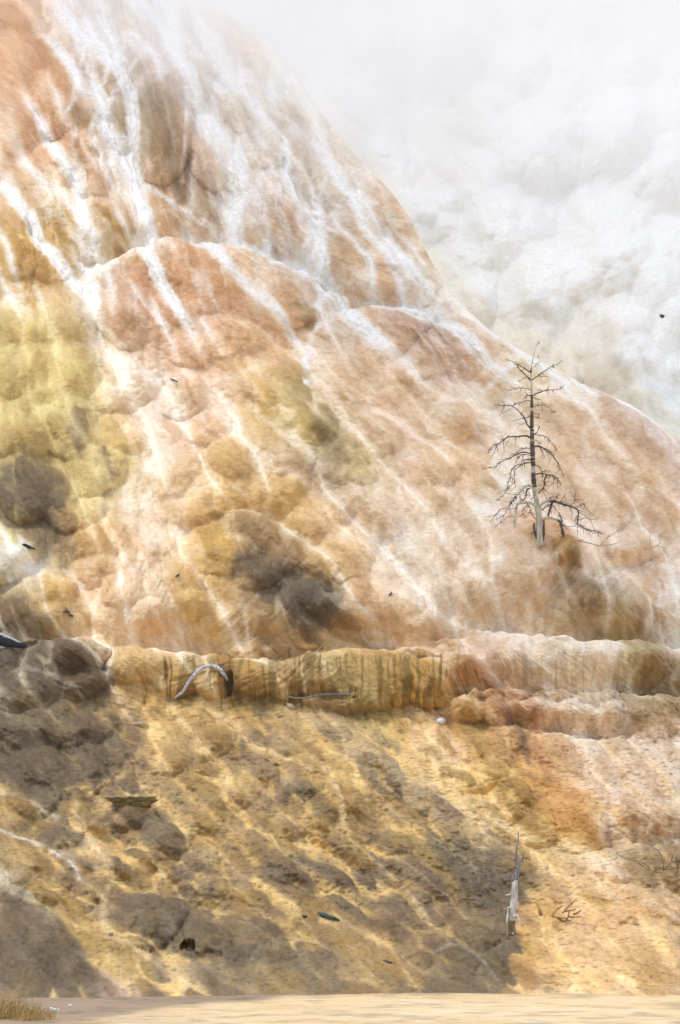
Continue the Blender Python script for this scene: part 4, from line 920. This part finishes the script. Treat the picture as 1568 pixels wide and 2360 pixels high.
root, pts, ys, (vs, fs), _ = lying('driftwood_stick', P3([(945,326,8),(1000,343,10),(1090,346,11),(1170,330,13),(1230,318,13),(1340,316,12),(1420,315,12),(1475,325,17)]), m_drift,
   'slim grey brown stick lying level across the foot of the golden drapery', 'branch', lift=.06)
link('stem', vs, fs, m_drift, root)
v_, f_ = tube([ray(*d3(1450,300), ys[-1]-.02), ray(*d3(1468,330), ys[-1]-.03)], [.05, .055], seg=9, knob=.2); link('broken_end', v_, f_, m_ochre, root)
# half burnt log at the left edge
root, pts, ys, (vs, fs), _ = lying('charred_log', [(-70,1448,9),(-35,1463,12),(0,1474,13),(30,1483,10),(50,1488,6),(60,1489,4)], m_char, 'charred log with a pale upper side lying at the left edge on brown stone', 'log', lift=.12)
link('charred_side', vs, fs, m_char, root)
q = [(-70,1438,6),(-30,1452,7),(0,1463,6),(25,1473,5),(48,1481,2)]
v_, f_ = tube([ray(u, v, ys[2]-.02) for u, v, r_ in q], [r_/100. for u, v, r_ in q], seg=9, knob=.1); link('pale_top', v_, f_, m_silver, root)
q = [(-40,1488,6),(-5,1492,5),(12,1493,2)]
v_, f_ = tube([ray(u, v, ys[2]-.04) for u, v, r_ in q], [r_/100. for u, v, r_ in q], seg=8, knob=.1); link('pale_splinter', v_, f_, m_silver, root)
def shard(name, P, mat, label, cat, lift=.03, seg=8, knob=.2, group=None):
    root, pts, ys, (vs, fs), _ = lying(name, P, mat, label, cat, lift=lift, seg=seg, knob=knob, group=group)
    loc = root.location.copy(); bpy.data.objects.remove(root)
    o = link(name, vs, fs, mat, None, origin=loc)
    return tag(o, label, cat, group)
shard('wood_splinter', [(52,1254,1.5),(58,1256,4),(66,1260,4.4),(75,1263,2.6),(82,1265,1)], m_char, 'dark pointed wood splinter lying on the pale grey stone at left', 'wood')
shard('wet_log', [(738,2104,3),(744,2108,5),(753,2111,5),(762,2114,4.6),(773,2117,3.4),(783,2121,1.5)], m_teal, 'short dark green grey log lying on the brown slope', 'log', lift=.05)
shard('wet_chip', [(698,2111,2),(702,2111.5,3.2),(708,2112,2)], m_teal, 'tiny dark chip just left of the green grey log', 'wood')
shard('dark_chip', [(405,1329,1.2),(410,1326,2.6),(413,1324,1.6)], m_char, 'tiny dark chip on the pale orange slope', 'wood')
shard('bark_flake', [(392,873,1),(400,876,2.4),(410,880,1.4)], m_twig, 'thin brown flake at the lower tip of the orange ridge', 'wood')
shard('stone_point', [(897,1372,3),(901,1369,2.6),(903,1364,.6)], m_dkstone, 'small dark pointed stone on the pale slope', 'stone')
for P, mt, lb in (([(148,1394,2),(151,1402,5),(150,1410,4)], m_ochre, 'small ochre stub under the golden bulge'), ([(146,1410,2),(153,1408,5),(160,1412,3)], m_dkstone, 'dark pebble right below the ochre stub'),
                  ([(158,1417,1.5),(164,1418,3.2),(170,1420,1.5)], m_dkstone, 'flat dark pebble at the foot of the golden bulge')):
    shard('pebble', P, mt, lb, 'pebble')
shard('pebble', [(1010,1661,5),(1018,1661,9),(1026,1661,5)], m_whitest, 'soft white airborne speck beside the brown ledge, shaped as a pebble', 'pebble', lift=.05)  # stands in for a blurred airborne splash; only its shape is a pebble
shard('pebble', [(884,2214,3),(892,2218,5),(902,2219,3)], m_dkstone, 'dark flat pebble on the brown foot of the slope', 'pebble')
shard('pebble', [(255,2173-22,2),(256,2152,5),(257,2153,2)], m_stone, 'grey pebble in the yellow channel', 'pebble')
shard('stone_flake', [(308,1669,2),(316,1668,5),(326,1668,6),(336,1670,3),(342,1671,1)], m_stone, 'pale grey flat stone flake on the yellow slope', 'stone')
shard('white_crust_lump', [(660,1622,4),(668,1628,8),(678,1632,5)], m_stone, 'small pale crust lump under the slim grey stick', 'stone')
# layered slab
v0 = surf(295, 1848)
vs, fs = [], []
rows = [(-58,-9,62),(-56,-5,58),(-50,-2,66),(-44,2,60),(-40,6,52),(-30,12,48)]
for i, (x0, y, x1) in enumerate(rows):
    for k_ in range(15):
        f = k_/14; x = x0+(x1-x0)*f
        w = v0.y-0.28+0.035*i+random.uniform(-.03, .03)+0.25*abs(f-.5)**2*4*.3
        vs.append(ray(300+x, 1846+y+random.uniform(-1.2, 1.2), w)); 
n0 = len(vs)
for i in range(len(rows)-1):
    for k_ in range(14):
        a = i*15+k_; fs.append((a, a+1, a+16, a+15))
for k_ in range(15): vs.append(Vector(vs[k_])+Vector((0, .6, .04)))
for k_ in range(14): fs.append((k_+1, k_, n0+k_, n0+k_+1))
for k_ in range(15): vs.append(Vector(vs[(len(rows)-1)*15+k_])+Vector((0, .5, -.02)))
b_ = (len(rows)-1)*15; c_ = n0+15
for k_ in range(14): fs.append((b_+k_, b_+k_+1, c_+k_+1, c_+k_))
o = link('layered_slab', vs, fs, m_slab, None, smooth=False, origin=v0); tag(o, 'flat layered olive stone slab jutting from the slope', 'stone')

# ------------------------------------------------------------------ thin twigs standing or lying on the terraces
def twiggy(name, lines, mat, label, cat, at, r=1.1, lift=.05):
    b0 = surf(*at); y = b0.y-lift
    root = empty(name, Vector((b0.x, y, b0.z)), label, cat)
    for L_ in lines:
        m = len(L_); dd = random.uniform(-.15, .1)
        v_, f_ = tube([ray(u, v, y+dd*i/(m-1)) for i, (u, v) in enumerate(L_)], [max(.007, r/100*(1-.5*i/(m-1))) for i in range(m)], seg=5, knob=.2, wig=.003)
        link('twig', v_, f_, mat, root)
    return root
twiggy('bare_twig', [[(668,1525),(667,1508),(666,1490)],[(667,1500),(674,1492)]], m_twig, 'single upright brown twig on the shelf above the golden drapery', 'twig', (668,1526))
twiggy('bare_twig', [[(636,1536),(640,1525),(650,1517)],[(642,1524),(637,1512),(632,1504)],[(640,1527),(630,1520)]], m_paletwig, 'pale forked twig left of the upright brown twig', 'twig', (638,1538))
twiggy('bare_twig', [[(702,1521),(718,1508),(735,1496),(745,1485)],[(725,1503),(738,1500)]], m_paletwig, 'pale slanting twig right of the upright brown twig', 'twig', (703,1522))
twiggy('fallen_branch', [[(1302,1242),(1330,1246),(1360,1252),(1385,1258),(1410,1255),(1425,1250)],[(1385,1257),(1395,1243),(1412,1232),(1436,1214)],[(1400,1241),(1404,1232)],[(1330,1246),(1345,1244)]], m_paletwig, 'thin pale fallen branch lying right of the dead conifer', 'branch', (1330,1250), r=2.0, lift=.1)
twiggy('bare_twig', [[(1487,1268),(1500,1262),(1518,1256),(1524,1240),(1530,1225)],[(1500,1262),(1498,1240),(1500,1228)],[(1512,1258),(1530,1262)]], m_paletwig, 'sparse curled twig on the far right rim of the mound', 'twig', (1487,1270), r=1.3)
twiggy('dry_shrub', [[(1530,2008),(1528,1985),(1520,1962),(1505,1955)],[(1530,2008),(1545,1990),(1552,1968)],[(1485,1998),(1462,1982),(1440,1978),(1420,1966)],[(1500,2012),(1495,1998),(1478,1986)],[(1558,2020),(1562,2000),(1560,1975)],[(1500,2010),(1530,1999),(1548,1996)]], m_twig, 'thin bare twigs sprouting from the brown bank at right', 'shrub', (1520,2010), r=1.0)
root = twiggy('twig_tangle', [[(1272,2112),(1280,2100),(1296,2088)],[(1296,2105),(1310,2090),(1326,2076)],[(1273,2112),(1290,2115),(1308,2116)],[(1300,2100),(1318,2098),(1328,2094)],[(1322,2108),(1334,2102),(1340,2096)],[(1306,2120),(1311,2108),(1313,2100)],[(1310,2112),(1325,2114),(1340,2112)],[(1285,2116),(1300,2122),(1318,2120)]], m_ochre, 'tangle of mineral coated twigs lying on the orange flat', 'twigs', (1300,2120), r=2.6, lift=.08)
shard('wood_stump', [(1237,2080,1),(1240,2088,2.6),(1243,2098,3.4),(1246,2107,4.5)], m_ochre, 'upright splinter of stained wood between the snag and the twig tangle', 'stump', lift=.03)
shard('stained_stub', [(1284,1318,2),(1288,1324,3),(1290,1336,2)], m_paletwig, 'short pale stub on the dark olive knob under the conifer', 'wood', lift=.04)
shard('stained_stub', [(1289,1276,1.6),(1291,1286,3),(1291,1302,4.2)], m_ochre, 'stained upright stub on the mound just below the conifer', 'wood', lift=.06)

# ------------------------------------------------------------------ small dark object on the white slope
tt = ray(1527, 729, 118.0)
dU = np.hypot(project(X2, Y2, Z2n)[0]-1527, project(X2, Y2, Z2n)[1]-729); i2_ = np.unravel_index(np.argmin(dU), dU.shape)
yw = Y2[i2_]-.06
vs, fs = tube([ray(1521, 726, yw), ray(1525, 728, yw), ray(1529, 730, yw), ray(1534, 732, yw)], [.025, .05, .055, .02], seg=8, knob=.2)
o = link('dark_chunk', vs, fs, m_char, None, origin=ray(1527, 730, yw)); tag(o, 'tiny dark chunk alone on the white slope', 'stone')

# ------------------------------------------------------------------ dry grass in the lower left corner
def tuft(cu, cv, n, wpx, hpx, label, lean=0.2):
    y0 = 3.0/math.tan(math.atan((cv-1180)/F)-PITCH)
    vs, fs = [], []
    rt = ray(cu, cv, y0)
    for i in range(n):
        u = cu+random.gauss(0, wpx*.5); v = cv+random.uniform(-4, 8); y = y0+random.uniform(-.5, .3)
        h = hpx*random.uniform(.4, 1.1); bend = random.gauss(lean, .55)
        p0 = ray(u, v, y); p1 = ray(u+bend*h*.35, v-h*.6, y); p2 = ray(u+bend*h, v-h*(.95-abs(bend)*.25), y+random.uniform(-.1, .1))
        w = random.uniform(.004, .009)
        b_ = len(vs)
        for p, ww in ((p0, w), (p1, w*.8), (p2, w*.2)):
            vs.append(p+Vector((-ww, 0, 0))); vs.append(p+Vector((ww, 0, 0)))
            vs.append(p+Vector((0, ww, 0)))
        for j in (0, 3):
            for k_ in range(3): fs.append((b_+j+k_, b_+j+(k_+1) % 3, b_+j+3+(k_+1) % 3, b_+j+3+k_))
    o = link('grass_tuft', vs, fs, m_grass, None, origin=rt); return tag(o, label, 'grass', 'dry grass in the lower left corner')
tuft(10, 2345, 260, 60, 62, 'thick tuft of dry golden grass in the lower left corner')
tuft(72, 2348, 170, 36, 36, 'small tuft of dry golden grass right of the thick one')
tuft(118, 2345, 30, 14, 32, 'sparse wisp of dry grass standing outermost right')
for i, (u, v, r_) in enumerate([(118,2325,2.2),(126,2328,3.0),(134,2328,2.0),(162,2318,2.0)]):
    p = ray(u, v, 3.0/math.tan(math.atan((v-1180)/F)-PITCH)); p = Vector((p.x, p.y, max(p.z, -.02)))
    vs, fs = tube([p+Vector((-r_/80, 0, 0)), p+Vector((0, -.01, .012)), p+Vector((r_/80, 0, 0))], [r_/150, r_/90, r_/160], seg=7, knob=.25)
    o = link('pebble', vs, fs, m_whitest, None, origin=p); tag(o, ['leftmost tiny white pebble nearest the dry grass', 'largest of the tiny white pebbles right of the dry grass', 'small white pebble just right of the largest one by the grass', 'lone tiny white pebble farthest right from the dry grass'][i], 'pebble', 'white pebbles by the grass')
